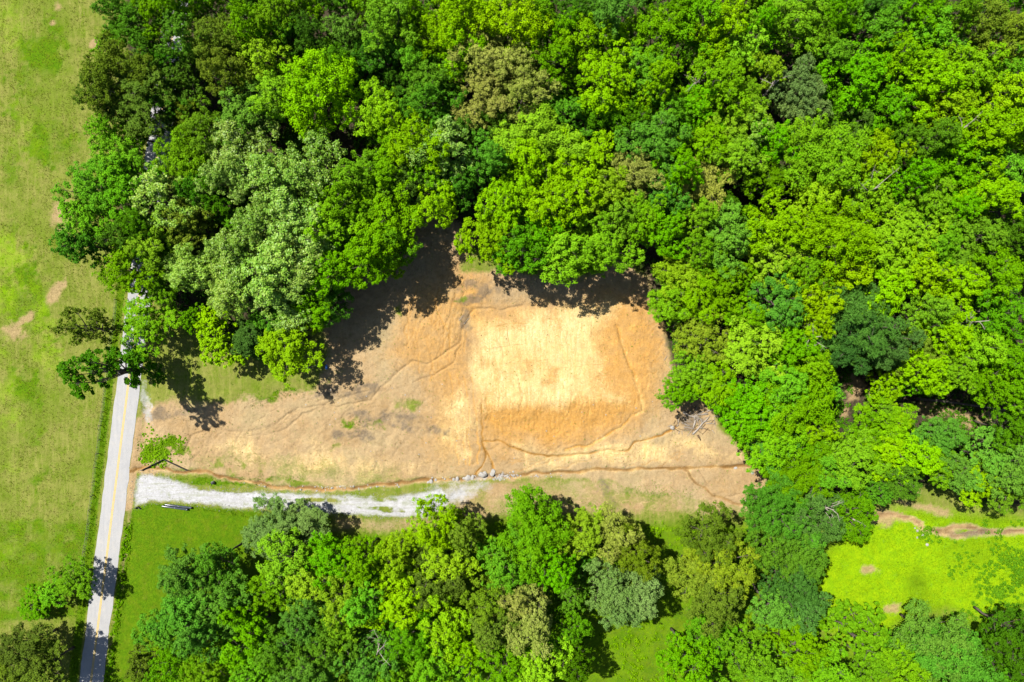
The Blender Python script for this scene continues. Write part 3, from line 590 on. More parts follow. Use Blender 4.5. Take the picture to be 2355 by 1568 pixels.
def plant(kind, fam, x, y, R, h, label=None, vi=None, rz=None, cat='tree', name=None):
    V = VAR[fam]; me, tm, R0, h0 = V[vi if vi is not None else int(rng.integers(len(V)))]
    z = hz(x, y)
    s = R / R0; sz = h / h0
    e = empty(name or {'cone': 'cedar_tree', 'feather': 'feathery_tree', 'oak': 'oak_tree', 'small': 'young_tree', 'tall': 'slender_tree'}.get(fam, 'broadleaf_tree'), (x, y, z), rng.uniform(0, 6.283) if rz is None else rz, (s, s * float(rng.uniform(.82, 1.18)), sz))
    c = bpy.data.objects.new('crown', me); link(c, e); c.material_slots[0].link = 'OBJECT'; c.material_slots[0].material = LEAF[kind]
    t = bpy.data.objects.new('trunk', tm[0]); link(t, e); link(bpy.data.objects.new('limbs', tm[1]), t)
    if label: tag(e, label, cat)
    else:
        size = 'large ' if R > 6.4 else ('small ' if R < 3.7 else '')
        form = {'cone': 'dense evergreen tree', 'feather': 'feathery fine-leaved tree', 'oak': 'rough-crowned oak-like tree', 'small': 'young leafy tree', 'tall': 'slender tree'}.get(fam, 'broadleaf tree')
        zo = zone(x, y); lb = f'{size}{LOOK[kind]} {form} {zo}'
        tag(e, lb, cat, f'{size}{LOOK[kind]} {form}s {zo}')
    TREES.append((x, y, R)); e_meta.append((e, label is None, kind, x, y)); return e
def crown_at(kind, fam, px, py, rp, h, **k):
    h *= float(rng.uniform(.88, 1.1))
    zc = h * .70; x, y = U(px, py, zc); R = rp / FPX * (H - zc) * 1.06
    return plant(kind, fam, x, y, R, h, **k)

LIST = """
G b 455 -12 44 21|G b 520 -8 44 22|D b 585 -10 44 22|G b 700 -14 48 23|D b 775 -8 44 22|G b 845 -14 44 23|G b 560 105 36 19|D b 655 80 38 20|D b 720 80 40 21|G b 1620 -14 46 22|G b 1720 -12 46 22|D b 1880 -12 46 22|G b 2050 -14 46 22|G b 2330 -8 46 22|G b 405 12 44 20|D b 372 135 36 16|D b 262 22 40 18|D b 312 62 46 18|G b 350 22 46 20|D b 335 95 36 15|B b 412 72 48 20|O o 500 95 56 22|O o 512 165 52 22|G b 575 55 44 22|G b 640 30 62 24|Y b 605 135 56 23|Y B 715 205 84 24|Y b 640 215 50 22|G b 755 150 46 22
K o 262 165 66 21|K o 320 215 70 21|K o 235 215 52 19|D b 400 190 56 18|D b 385 235 40 16|O o 425 255 36 15|G s 250 105 26 9|G b 240 295 38 15|G s 305 300 28 10|G b 470 290 48 21|B b 560 262 62 22|P o 560 350 76 23|P o 520 410 50 22|Y f 425 362 60 20
G b 275 380 60 20|G b 215 425 66 20|G b 205 485 56 18|G b 300 440 60 20|P b 370 455 66 21|O b 430 512 52 20|D b 495 440 50 20|D b 455 430 44 18|Y b 360 560 48 18|G b 295 620 56 17|D b 330 530 50 18|D b 275 545 44 16
P o 640 420 72 24|P o 730 400 70 24|P o 690 500 84 25|P o 600 520 66 24|P o 620 610 84 23|P o 545 590 60 22|P o 440 620 56 20|P o 530 670 50 20|Y b 755 520 60 23|P o 700 620 66 22|G b 760 600 60 21|P o 640 690 60 19|D b 760 690 50 16|G b 700 700 56 17
G b 830 420 60 22|G B 880 500 80 22|G b 840 580 60 20|G b 900 560 46 18|Y s 900 600 40 12|G b 800 470 60 23|Y s 480 745 40 12|Y s 515 795 38 10|T c 572 782 62 16|Y b 660 790 62 17|G s 440 735 30 10|D b 620 740 44 15
B b 800 75 46 22|D b 840 160 50 21|D b 790 150 44 20|G b 900 45 66 24|B b 880 115 50 22|Y B 1050 45 74 24|Y B 1160 40 80 24|Y b 1000 105 50 22|G b 960 150 44 20|Y b 1060 120 52 22|G b 1240 40 50 22|G b 950 40 40 22
W o 1095 140 56 24|W o 1175 145 60 24|W o 1110 225 64 24|W o 1205 215 58 23|B b 995 195 50 22|B b 985 250 52 22|D f 930 200 44 18|Y b 880 262 56 22|Y b 950 320 70 23|G b 900 330 50 21|P o 1020 345 62 23|G b 990 390 50 21|B b 1130 365 46 21|D b 1160 295 50 20|D b 1080 300 42 19|D b 1235 300 44 19|B b 1300 272 44 20
G b 1275 155 56 22|G b 1300 80 44 22|B b 1410 40 60 23|D b 1330 30 46 22|Y b 1345 95 56 22|Y b 1415 90 46 22|Y b 1395 185 70 23|G b 1480 170 56 22|Y b 1505 200 48 22|G f 1390 268 52 19|G b 1515 95 64 23|G b 1560 30 50 23|B b 1500 325 66 22|G b 1530 260 50 20|D b 1450 280 44 19
Y B 1250 330 74 24|Y b 1215 390 62 23|Y b 1325 390 72 23|Y b 1290 460 70 23|Y b 1160 470 68 22|W f 1470 400 54 19|B f 950 420 42 17|Y b 1010 470 46 18|G b 890 400 50 20|D b 1060 420 44 19|Y b 1390 440 50 21|G b 1430 490 52 20|Y b 1130 550 62 21|G b 1200 570 56 20|Y b 1310 580 76 22|G b 1390 570 54 20|G b 1250 520 58 21|G b 1480 500 50 20|B b 1530 450 46 19
G b 1605 55 50 23|Y b 1660 70 56 23|Y b 1700 120 60 22|G b 1745 70 46 22|Y b 1815 40 64 23|G b 1880 90 40 21|G b 1930 40 46 22|B b 2000 65 64 23|B b 1990 20 44 22|G b 2100 30 62 23|G b 2140 90 62 23|O o 2270 45 62 22|O o 2320 90 56 21|G b 2200 30 44 22|Y b 1760 165 42 21|S f 1840 200 56 20|S f 1850 250 46 19|G b 1650 200 62 22|G b 1600 260 52 21|G b 1705 230 44 20|G b 1910 140 48 21|G b 1970 170 60 22|G b 2060 130 66 22|Y b 2130 190 60 22|Y b 2230 160 70 23|Y b 2290 220 70 23|Y b 2190 240 60 22|G b 2340 160 50 22|G b 2040 250 60 21|G b 1960 240 44 20|B f 1945 292 50 18
Y b 1690 280 64 22|P b 1730 300 48 22|Y b 1620 340 58 21|Y b 1690 370 54 21|G b 1780 330 52 21|Y b 1850 330 60 22|Y B 1920 380 80 23|Y b 2020 360 62 22|Y b 1990 440 62 21|Y b 1880 450 60 21|D b 2130 320 58 21|G b 2190 370 60 21|Y b 2270 310 64 22|G b 2300 390 60 21|Y b 2340 300 44 21|G b 2090 410 50 20|W f 1610 430 54 18|D b 1660 480 40 16|G b 2130 460 58 20|Y b 2280 460 56 20|G b 1760 420 44 20|D b 2060 310 44 19|G b 2210 480 50 20|G b 1560 390 50 21|G b 1600 500 48 18|G b 1530 530 52 18
B b 1680 550 58 19|G b 1620 570 50 18|Y b 1800 520 60 21|Y b 1780 590 62 20|Y B 1920 540 84 22|Y b 2020 560 64 21|Y b 1930 630 64 20|Y b 2080 530 64 21|Y b 2040 640 62 20|G b 1850 630 50 20|G b 2160 560 60 20|G b 2240 550 66 21|D b 2340 540 50 19|Y b 2120 620 56 20|Y b 2200 640 62 20|G b 2290 630 64 20|Y f 1560 630 56 16|Y f 1610 690 62 16|G b 1670 650 46 16|O b 1620 770 60 15|Y f 1550 700 44 14|B b 1790 700 60 19|Y b 1740 790 66 18|Y b 1850 680 60 20|G b 1810 800 60 19|Y b 1880 740 46 19|G b 1720 720 44 16
T f 1990 740 76 21|T f 1960 790 60 20|T f 2050 780 56 20|Y b 2180 750 62 20|Y b 2240 800 60 20|G b 2130 720 50 20|O b 2110 810 46 19|Y b 2140 850 50 19|G b 2300 720 60 20|G b 2320 820 60 20|G b 2275 858 54 19|G b 2190 862 46 18|Y b 1590 850 48 13|G b 1560 900 34 11|Y b 1650 890 50 15|Y b 1862 850 50 19|G b 1800 890 66 19|G b 1740 950 62 17|G B 1840 925 72 19|G b 1780 1010 60 16|G b 1690 930 40 14|Y b 1890 990 40 15
Y s 2035 870 32 11|G s 2085 885 38 12|G s 2028 950 34 11|G b 2000 1005 46 13|G b 2040 970 56 13|Y s 2065 968 34 11|Y b 2030 1040 60 14|Y b 2100 1040 60 14|B b 2160 1015 48 14|Y b 1960 1060 56 14|G b 2340 900 50 18|D b 2345 985 46 17|B b 2290 1060 62 17|B b 2345 1080 60 17|Y b 2265 1108 48 14|B b 2200 1090 40 14|D f 2068 1100 48 12|G s 2150 1060 40 11|G b 2325 1130 50 13|G s 1920 1030 40 12
B f 1790 1045 60 15|G f 1840 1095 66 16|G f 1910 1080 54 15|B f 1800 1180 62 16|T f 1870 1190 62 16|B f 1830 1230 56 16|G f 1960 1185 50 14|D b 1775 1265 54 17|D b 1840 1290 54 18|T b 1820 1350 62 19|T b 1850 1390 50 19|B b 1790 1400 50 18
K o 1640 1240 60 20|O o 1670 1310 66 21|O o 1610 1330 54 20|K o 1650 1385 56 20|G b 1650 1480 60 20|G b 1720 1500 60 20|G b 1590 1530 56 20|G s 1960 1455 52 13|G b 1840 1500 60 18|G b 1780 1545 56 19|G b 1900 1545 56 18|G b 2010 1540 44 14|G s 2070 1500 42 12|B B 2160 1475 70 19|B B 2210 1525 72 20|D b 2335 1450 50 17|D b 2315 1510 56 18|G b 2100 1540 56 18|G b 2340 1550 50 19
Y b 1000 1215 54 20|O b 1060 1230 46 19|Y b 1020 1290 56 20|G B 1230 1240 78 21|G b 1170 1310 60 20|G b 1280 1310 52 20|Y b 1340 1230 50 19|Y b 1130 1270 40 17|W o 1420 1235 60 21|O o 1460 1290 56 21|S o 1400 1350 56 21|S o 1470 1370 58 21|S o 1430 1410 44 20|K o 990 1340 58 20|O o 1120 1390 48 21|W o 1190 1380 52 21|O o 1130 1450 56 21|W o 1220 1440 56 21
Y b 900 1290 50 19|G b 830 1290 56 19|G b 760 1300 56 20|Y b 910 1390 62 20|G b 840 1390 60 20|Y b 1010 1440 62 20|G b 940 1470 56 20|Y b 1070 1500 56 20|G b 1000 1530 60 20|B b 840 1530 66 21|Y b 1230 1530 62 20|G b 1150 1540 50 20|G b 900 1545 50 20|D b 1320 1530 52 17|G b 1310 1460 44 15
S f 630 1225 58 13|S f 690 1222 50 13|B b 430 1330 62 19|B b 490 1300 52 19|B b 420 1400 66 20|B b 490 1390 60 20|B b 380 1450 56 19|B b 460 1460 60 20|Y b 650 1290 58 20|Y b 700 1340 66 20|G b 620 1360 54 20|B b 690 1440 62 21|B b 750 1490 62 21|B b 640 1500 60 21|B b 710 1540 60 21|G b 560 1480 56 19|G b 480 1540 56 19|K s 330 1535 40 12|G b 550 1400 46 18|G b 580 1550 50 20|G b 400 1530 50 17|Y b 770 1380 56 20|G b 780 1440 50 20
G b 160 1335 42 9|G s 120 1365 36 7|G s 72 1390 32 5|K o 45 1500 56 14|K o 95 1540 60 14|O o 20 1545 50 14
"""
FAM = {'b': 'broad', 'B': 'big', 'o': 'oak', 'f': 'feather', 'c': 'cone', 's': 'small'}
for row in LIST.replace('\n', '|').split('|'):
    q = row.split()
    if len(q) == 6: crown_at(q[0], FAM[q[1]], *[float(t) for t in q[2:]])
def by_tip(kind, fam, base, tip, R, vi, label):
    bx, by = U(*base); r0 = math.hypot(base[0] - 1177, base[1] - 784); r1 = math.hypot(tip[0] - 1177, tip[1] - 784)
    plant(kind, fam, bx, by, R, H * (1 - r0 / r1), label, vi, cat='tree')
by_tip('D', 'tall', (352, 842), (128, 862), 4.7, 0, 'tall slender dark green tree standing alone by the roadside, its crown over the road')
by_tip('K', 'tall', (284, 757), (132, 715), 4.2, 1, 'sparse thin olive tree with bare trunk showing beside the road')
by_tip('D', 'tall', (275, 584), (132, 585), 4.2, 2, 'sparse dark green tree with bare trunk at the pasture edge')
crown_at('G', 'broad', 335, 752, 54, 13, label='rounded bright green tree overhanging the road beside its own dark shadow')

# understory that fills the gaps, and the wood's continuation past the frame
def fill(pts, n, gap, hh, kinds, fams, box):
    k = 0; T = np.array([(t[0], t[1], t[2]) for t in TREES]); tries = 0
    while k < n and tries < 6000:
        tries += 1
        x = rng.uniform(box[0], box[1]); y = rng.uniform(box[2], box[3])
        if not inside(np.array([x]), np.array([y]), pts)[0] or pdist(np.array([x]), np.array([y]), ROAD)[0] < 4.5: continue
        if sdf(np.array([x]), np.array([y]), pts)[0] > -2.5 or sdf(np.array([x]), np.array([y]), LOT)[0] < 1.5: continue
        if any(math.hypot(x - U(a, b)[0], y - U(a, b)[1]) < c for a, b, c in ((1955, 905, 6.5), (2150, 945, 6), (2220, 960, 6.5), (2280, 950, 5), (2020, 915, 4), (2140, 1150, 9), (1520, 1450, 8), (1450, 1500, 7), (1540, 1330, 5))): continue
        A = np.array([(t[0], t[1]) for t in TREES])
        if np.min(np.hypot(A[:, 0] - x, A[:, 1] - y)) < gap: continue
        h = rng.uniform(*hh); plant(random.choice(kinds), random.choice(fams), x, y, h * rng.uniform(.2, .3), h); k += 1
fill(FOREST1, 46, 4.4, (9, 14), 'DDGGB', ['small', 'broad'], (-78, 104, -36, 70))
fill(FOREST2, 20, 4.4, (8, 13), 'DDGG', ['small', 'broad'], (-80, 104, -70, -36))

XY = np.array([(t[3], t[4]) for t in e_meta])
for e, auto, kind, x, y in e_meta:                       # tell each tree apart by the two crowns next to it
    if not auto: continue
    near = np.argsort(np.hypot(XY[:, 0] - x, XY[:, 1] - y))[1:3]; q = [LOOK[e_meta[i][2]] for i in near]
    base = e['label']; nw = lambda t: len(t.replace('-', ' ').split())
    for suf in ((', between %s and %s trees' % (q[0], q[1])) if q[0] != q[1] else (', between two %s trees' % q[0]), ', beside a %s tree' % q[0], ', beside a %s tree' % q[0].split()[-1], ''):
        if nw(base + suf) <= 16: e['label'] = base + suf; break
# ------------------------------------------------------------------ dead trees, logs, branches
def bare_branches(seed, h, spread, nb, r0):
    rg = random.Random(seed); m = MB()
    P = [Vector((0, 0, -.3)), Vector((rg.uniform(-.3, .3), rg.uniform(-.3, .3), h * .5)), Vector((rg.uniform(-.8, .8), rg.uniform(-.8, .8), h))]
    m.tube(P, [r0, r0 * .7, r0 * .25], 7)
    for i in range(nb):
        t = rg.uniform(.45, .97); a = rg.uniform(0, 6.283); s = P[1].lerp(P[2], max(0, (t - .5) * 2)) if t > .5 else P[0].lerp(P[1], t * 2)
        d = Vector((math.cos(a), math.sin(a), rg.uniform(.2, .9))); L = spread * rg.uniform(.5, 1.1)
        mid = s + d * L * .5 + Vector((rg.uniform(-.3, .3), rg.uniform(-.3, .3), .2)); e = s + d * L
        m.tube([s, mid, e], [r0 * .4, r0 * .25, r0 * .08], 5, False)
        for k in range(3):
            q = mid.lerp(e, rg.uniform(0, .9)); m.tube([q, q + Vector((rg.uniform(-1, 1), rg.uniform(-1, 1), rg.uniform(0, .8))) * L * .35], [r0 * .14, r0 * .04], 4, False)
    return m
for i, (px, py, h, sp, lb) in enumerate(((2000, 440, 20, 4, 'bleached dead tree with forked bare limbs among yellow-green crowns'), (2200, 305, 19, 3, 'grey dead treetop with curled bare limbs poking out of the wood'),
        (2265, 742, 18, 3, 'bare pale snag showing between yellow-green crowns'), (1872, 778, 18, 3, 'bare bent dead tree beside the dark teal feathery tree'), (1610, 172, 18, 3.4, 'dead grey tree beside a dark gap in the wood'), (1905, 1178, 16, 3.2, 'bleached bare tree rising through feathery green crowns beside the clearing'),
        (1780, 205, 18, 3, 'thin bare snag beside the silvery feathery tree'), (860, 1500, 19, 3, 'thin bare dead tree in the grove below the driveway'))):
    x, y = U(px, py, h * .9); me = bare_branches(100 + i, h, sp, 9, .2).mesh('dead_tree')
    e = empty('dead_tree', (x, y, hz(x, y))); tag(e, lb, 'dead tree'); obj('trunk', me, M_DEAD, e)
def log(name, p0, p1, r, label, m=M_DEAD, z=.0, twigs=4, group=None, cat='log', seed=0):
    rg = random.Random(seed + int(p0[0])); a = U(*p0); b = U(*p1); za = hzf(*a) + r + z; zb = hzf(*b) + r + z
    o = Vector((a[0], a[1], za)); d = Vector((b[0], b[1], zb)) - o; mb = MB()
    pts = [d * t + Vector((rg.uniform(-1, 1), rg.uniform(-1, 1), 0)) * .04 * d.length * (0 < t < 1) for t in (0, .3, .6, 1)]
    mb.tube(pts, [r, r * .9, r * .72, r * .35], 8)
    e = empty(name, o); tag(e, label, cat, group); obj('stem', mb.mesh('log_stem'), m, e)
    for k in range(twigs):
        t = rg.uniform(.3, .95); s = d * t; L = d.length * rg.uniform(.12, .35); an = rg.choice((-1, 1)) * rg.uniform(.4, 1.0)
        dd = Vector((d.x * math.cos(an) - d.y * math.sin(an), d.x * math.sin(an) + d.y * math.cos(an), d.length * rg.uniform(.0, .25))).normalized() * L
        tw = MB(); tw.tube([s, s + dd * .55 + Vector((0, 0, .05)), s + dd], [r * .4, r * .25, r * .08], 5); obj('twig', tw.mesh('twig'), m, e)
    return e
def hzf(x, y): return float(height(np.array([x]), np.array([y]))[0])
log('fallen_log', (1571, 948), (1606, 966), .22, 'pale bleached log lying across the brush pile', twigs=3)
log('fallen_log', (1599, 966), (1594, 987), .2, 'short thick pale log in the brush pile', twigs=1)
log('fallen_log', (1593, 999), (1632, 957), .2, 'long bleached trunk with splayed twigs on the brush pile', twigs=7)
log('fallen_log', (1605, 1001), (1612, 1013), .22, 'short brown log lying apart on the bare soil', M_DEADB, twigs=0)
rb = random.Random(5)
for i in range(60):
    x, y = rb.uniform(1542, 1645), rb.uniform(936, 992); a = rb.uniform(0, 3.1); L = rb.uniform(10, 26)
    log('brush_stick', (x, y), (x + math.cos(a) * L, y + math.sin(a) * L * .7), rb.uniform(.04, .085), 'thin dry stick strewn in the brush pile', rb.choice((M_DEAD, M_DEAD, M_DEADB)), rb.uniform(0, .3), 2, 'sticks in the brush pile', 'stick', i)
for i in range(20):
    x, y = rb.uniform(1520, 1556), rb.uniform(770, 930); a = rb.uniform(0, 3.1); L = rb.uniform(6, 16)
    log('brush_stick', (x, y), (x + math.cos(a) * L, y + math.sin(a) * L * .7), rb.uniform(.03, .06), 'thin dry stick along the tree line beside the pad ditch', rb.choice((M_DEAD, M_DEADB)), rb.uniform(0, .2), 2, 'sticks along the tree line', 'stick', i)
log('fallen_branch', (1067, 745), (1081, 728), .07, 'pale forked branch lying at the corner of the graded pad', twigs=5, cat='branch')
log('fallen_branch', (1055, 738), (1066, 724), .06, 'small pale branch beside the gully above the pad', twigs=4, cat='branch')
log('fallen_log', (2103, 916), (2310, 943), .3, 'long dark fallen trunk lying in the shade of the wood', M_BARK, .1, 3)
log('fallen_branch', (1908, 1166), (1945, 1188), .14, 'bleached fallen limb against the feathery green trees', twigs=5, cat='branch', z=9.5)
log('fallen_branch', (705, 848), (735, 838), .06, 'dry grey branch among the debris at the tree shade', twigs=5, cat='branch')

# ------------------------------------------------------------------ rocks
def rock_mesh(seed):
    bm = bmesh.new(); bmesh.ops.create_icosphere(bm, subdivisions=2, radius=1); rg = random.Random(seed)
    ax = [Vector((rg.gauss(0, 1), rg.gauss(0, 1), rg.gauss(0, 1))).normalized() for _ in range(9)]; cut = [rg.uniform(.55, .9) for _ in ax]
    for v in bm.verts:
        for a, c in zip(ax, cut):
            t = v.co.dot(a)
            if t > c: v.co -= a * (t - c)
        v.co.z *= .62
    me = bpy.data.meshes.new('rock_%d' % seed); bm.to_mesh(me); bm.free(); me.materials.append(M_ROCK); return me
RK = [rock_mesh(s) for s in range(6)]
def rock(px, py, r, label, group=None, asp=1.0):
    x, y = U(px, py); o = bpy.data.objects.new('rock', rb.choice(RK)); link(o); o.location = (x, y, hzf(x, y) + r * .28); o.scale = (r * asp, r, r); o.rotation_euler = (rb.uniform(-.2, .2), rb.uniform(-.2, .2), rb.uniform(0, 6))
    tag(o, label, 'rock', group); return o
for px, py, r in ((1075, 1101, .75), (1067, 1103, .5), (1085, 1100, .6), (1108, 1093, .8), (1114, 1092, .6), (1133, 1089, .8), (1130, 1093, .5), (1050, 1104, .5), (1042, 1105, .4), (990, 1109, .55), (984, 1110, .4), (1000, 1106, .45)):
    rock(px, py, r * .8, 'large white limestone block lining the ditch below the pad', 'white blocks lining the ditch', rb.uniform(1.1, 1.7))
for i in range(70):
    t = rb.random(); px = 1135 + t * 60 + rb.gauss(0, 6) if i < 45 else rb.uniform(960, 1300); py = 1098 - (px - 1135) * .03 + rb.gauss(0, 4.5 if i < 45 else 3)
    rock(px, py, rb.uniform(.1, .26), 'small white stone scattered along the ditch bottom', 'small stones along the ditch')
for i in range(40):
    px = rb.uniform(560, 960); rock(px, 1113 + 10 * math.sin((px - 560) / 127) + rb.gauss(0, 2.5), rb.uniform(.1, .24), 'small pale stone in the eroded ditch beside the gravel driveway', 'small stones in the ditch beside the driveway')
rock(1547, 984, .5, 'single white boulder beside the brush pile'); rock(1732, 1088, .4, 'white boulder at the ditch end beneath the trees'); rock(706, 843, .45, 'white rock among debris at the edge of the tree shade')
rock(1719, 1154, .35, 'white stone beside the branching gully'); rock(1694, 1078, .4, 'pale stone in the ditch near the trees')
for px, py, r in ((2109, 1220, .32), (2121, 1230, .28), (2109, 1236, .22), (2131, 1252, .34), (2104, 1214, .22)): rock(px, py, r, 'white stone lying in the weeds of the bright meadow', 'white stones in the meadow')
for i in range(60):
    px, py = rb.uniform(700, 1560), rb.uniform(880, 1075); 
    if sdf(np.array([U(px, py)[0]]), np.array([U(px, py)[1]]), PAD)[0] > 1.5: rock(px, py, rb.uniform(.07, .16), 'small pale stone scattered on the bare dirt clearing', 'small stones on the dirt clearing')

# ------------------------------------------------------------------ man-made things
# wire fence on the pasture side of the road
fe = empty('wire_fence', (*U(215, 1170), 0)); tag(fe, 'old wire fence with weathered wooden posts beside the road verge', 'fence')
fx, fy = U(215, 1170); pm = MB(); pm.tube([(0, 0, -.4), (0.02, 0, .6), (0, .02, 1.25)], [.075, .07, .06], 7); pmesh = pm.mesh('fence_post')
FP = []
for i in range(22):
    py = 690 + i * 32.0; px = road_c(py) - 27.5 - 20 - (2 if i % 3 == 0 else 0); x, y = U(px, py); z = hz(x, y)
    o = obj('fence_post', pmesh, M_POST, fe); o.location = (x - fx, y - fy, z); o.rotation_euler = (rb.uniform(-.09, .09), rb.uniform(-.09, .09), rb.uniform(0, 6)); FP.append((x - fx, y - fy, z))
for zz in (.35, .7, 1.05, 1.2):
    wm = MB(); wm.tube([(p[0], p[1], p[2] + zz) for p in FP], [.012] * len(FP), 4); obj('wire', wm.mesh('wire'), M_WIRE, fe)
# silt fence: black fabric on stakes
def silt(pts, hgt, label):
    P = [U(*p) for p in pts]; o = P[1]; e = empty('silt_fence', (o[0], o[1], 0)); tag(e, label, 'silt fence')
    for a, b in zip(P[:-1], P[1:]):
        n = max(2, int(math.hypot(b[0] - a[0], b[1] - a[1]) / 1.4)); L = []
        for k in range(n + 1):
            t = k / n; x = a[0] * (1 - t) + b[0] * t; y = a[1] * (1 - t) + b[1] * t; z = hzf(x, y)
            st = MB(); st.box((x - o[0], y - o[1], z + hgt * .45), (.06, .06, hgt * 1.25), .5); obj('stake', st.mesh('stake', False), M_POST, e)
            L.append((x - o[0], y - o[1], z))
        d = Vector((b[0] - a[0], b[1] - a[1])).normalized(); nr = Vector((-d.y, d.x)) * .035; m = MB(); V = []; F = []
        N = []
        for k in range(len(L) - 1):
            for j in range(4):
                t = j / 4; N.append(tuple(L[k][i] * (1 - t) + L[k + 1][i] * t for i in range(3)) + (.10 * math.sin(t * math.pi) - .06,))
        N.append(L[-1] + (0,))
        for i, q in enumerate(N):
            sg = q[3]
            for w_, zz in ((-1, -.05), (-1, hgt), (1, hgt), (1, -.05)): V.append((q[0] + nr.x * (w_ + sg * 6), q[1] + nr.y * (w_ + sg * 6), q[2] + zz - (.06 * abs(sg) if zz > 0 else 0)))
        for i in range(len(N) - 1):
            for j in range(4): F.append((i * 4 + j, i * 4 + (j + 1) % 4, i * 4 + 4 + (j + 1) % 4, i * 4 + 4 + j))
        m.add(V, F); obj('fabric', m.mesh('fabric'), M_BLACK, e)
silt([(325, 1081), (378, 1055), (433, 1081)], .75, 'long black silt fence in a V shape across the muddy ditch by the road')
silt([(311, 1169), (318, 1164), (326, 1170)], .6, 'short black silt fence at the driveway corner by the lawn')
# pipes beside the driveway
def pipe(p0, p1, label, r=.2):
    a = U(*p0); b = U(*p1); z = max(hz(*a), hz(*b)) + r + .08; o = Vector((a[0], a[1], z)); d = Vector((b[0] - a[0], b[1] - a[1], 0)); L = d.length; u = d / L; s = Vector((-u.y, u.x, 0)); up = Vector((0, 0, 1))
    e = empty('drain_pipe', o); tag(e, label, 'pipe'); m = MB(); V = []; F = []; K = 18
    prof = [(0, r * .88), (0, r), (.05, r), (L - .3, r), (L - .28, r * 1.14), (L, r * 1.14), (L, r * .95), (L - .1, r * .88)]
    prof = prof + [(0, r * .88)]
    for t, rr in prof:
        for k in range(K): an = 2 * math.pi * k / K; V.append(u * t + (s * math.cos(an) + up * math.sin(an)) * rr)
    for i in range(len(prof) - 1):
        for k in range(K): F.append((i * K + k, i * K + (k + 1) % K, (i + 1) * K + (k + 1) % K, (i + 1) * K + k))
    m.add([tuple(v) for v in V], F); obj('pipe_barrel', m.mesh('pipe_barrel'), M_PIPE, e)
    m2 = MB(); m2.tube([tuple(u * (L * .5 - .03)), tuple(u * (L * .5 + .03))], [r * 1.03] * 2, 18, False); obj('joint_band', m2.mesh('joint_band'), M_PIPE, e)
pipe((374, 1163), (433, 1171), 'dark glossy drain pipe on the lawn side of the pair'); pipe((381, 1159.4), (442, 1167), 'dark glossy drain pipe on the driveway side of the pair')
# riser in the grass
x, y = U(491, 1109); e = empty('utility_riser', (x, y, hzf(x, y))); tag(e, 'short grey round utility riser standing in grass beside the driveway', 'riser')
m = MB(); m.tube([(0, 0, -.2), (0, 0, .55), (0, 0, .6)], [.3, .3, .33], 14); obj('casing', m.mesh('casing'), M_GALV, e)
m = MB(); m.tube([(0, 0, .6), (0, 0, .66), (0, 0, .7)], [.26, .26, .14], 14); obj('cap', m.mesh('cap'), M_BLACK, e)
# tractor tyre-like blue container and a pole in the shade
x, y = U(751, 844); e = empty('blue_container', (x, y, hzf(x, y))); tag(e, 'small bright blue plastic container lying in the tree shade', 'container')
m = MB(); m.tube([(0, -.45, .24), (0, -.42, .24), (0, .3, .24), (0, .4, .24), (0, .44, .24), (0, .56, .24)], [.18, .24, .24, .2, .09, .09], 12); obj('body', m.mesh('container_body'), M_BLUE, e)
m = MB(); m.tube([(0, .56, .24), (0, .64, .24)], [.11, .11], 10); obj('cap', m.mesh('container_cap'), M_DEADB, e)
log('metal_pole', (734, 843), (757, 816), .045, 'thin grey pole lying in the tree shade beside the blue container', M_GALV, .1, 0, cat='pole')

# ------------------------------------------------------------------ grass and weeds (uncountable)
def tufts(name, P, hgt, m, label, blades=4, seed=0, wd=.06, parent=None):
    rg = np.random.default_rng(seed); n = len(P)
    z = height(P[:, 0], P[:, 1]); c = np.column_stack([P, z])
    V = []; 
    for b in range(blades):
        a = rg.uniform(0, 6.283, n); l = hgt * rg.uniform(.5, 1.2, n); ln = rg.uniform(.25, .9, n) * l
        d = np.column_stack([np.cos(a), np.sin(a), np.zeros(n)]); s = np.column_stack([-np.sin(a), np.cos(a), np.zeros(n)]) * wd * hgt / .3
        o = c + d * rg.uniform(0, .12, (n, 1))
        V.append(np.stack([o - s, o + s, o + d * ln[:, None] * .6 + s * .7 + np.array([0, 0, 1]) * (l * .75)[:, None], o + d * ln[:, None] + np.array([0, 0, 1]) * l[:, None]], 1).reshape(-1, 3))
    v = np.concatenate(V); me = mesh_from(name, v, np.arange(len(v)).reshape(-1, 4)); o = obj(name, me, m, parent); tag(o, label, 'grass', kind='stuff'); return o
def scatter(n, box, f, seed):
    rg = np.random.default_rng(seed); P = np.column_stack([rg.uniform(box[0], box[1], n), rg.uniform(box[2], box[3], n)]); k = f(P[:, 0], P[:, 1]); return P[rg.random(n) < k]
def side(x, y): return x - (ROAD[0, 0] + (ROAD[1, 0] - ROAD[0, 0]) * (ROAD[0, 1] - y) / (ROAD[0, 1] - ROAD[1, 1]))
def f_past(x, y): return np.where((side(x, y) < -4.2) & ~inside(x, y, FOREST1), np.clip(fbm(x, y, .4, 81) * 2.4 - .65, 0, 1) * (1 - masks(x, y)['straw']), 0)
tufts('pasture_grass', scatter(46000, (-108, -70, -74, 74), f_past, 1), .18, M_BLADE, 'rough olive-green grass tufts across the mown pasture', 3, 1)
def f_verge(x, y):
    d = pdist(x, y, ROAD); s = side(x, y); wv = np.clip(1.3 - np.abs(d - 3.75) / 1.1, 0, 1)
    return np.where((d > 2.75) & ((s < 0) | (y < -36.5)), wv, 0)
tufts('verge_grass', scatter(60000, (-100, -62, -74, 60), f_verge, 2), .2, M_BLADE2, 'lush green grass strip along the road verge', 4, 2)
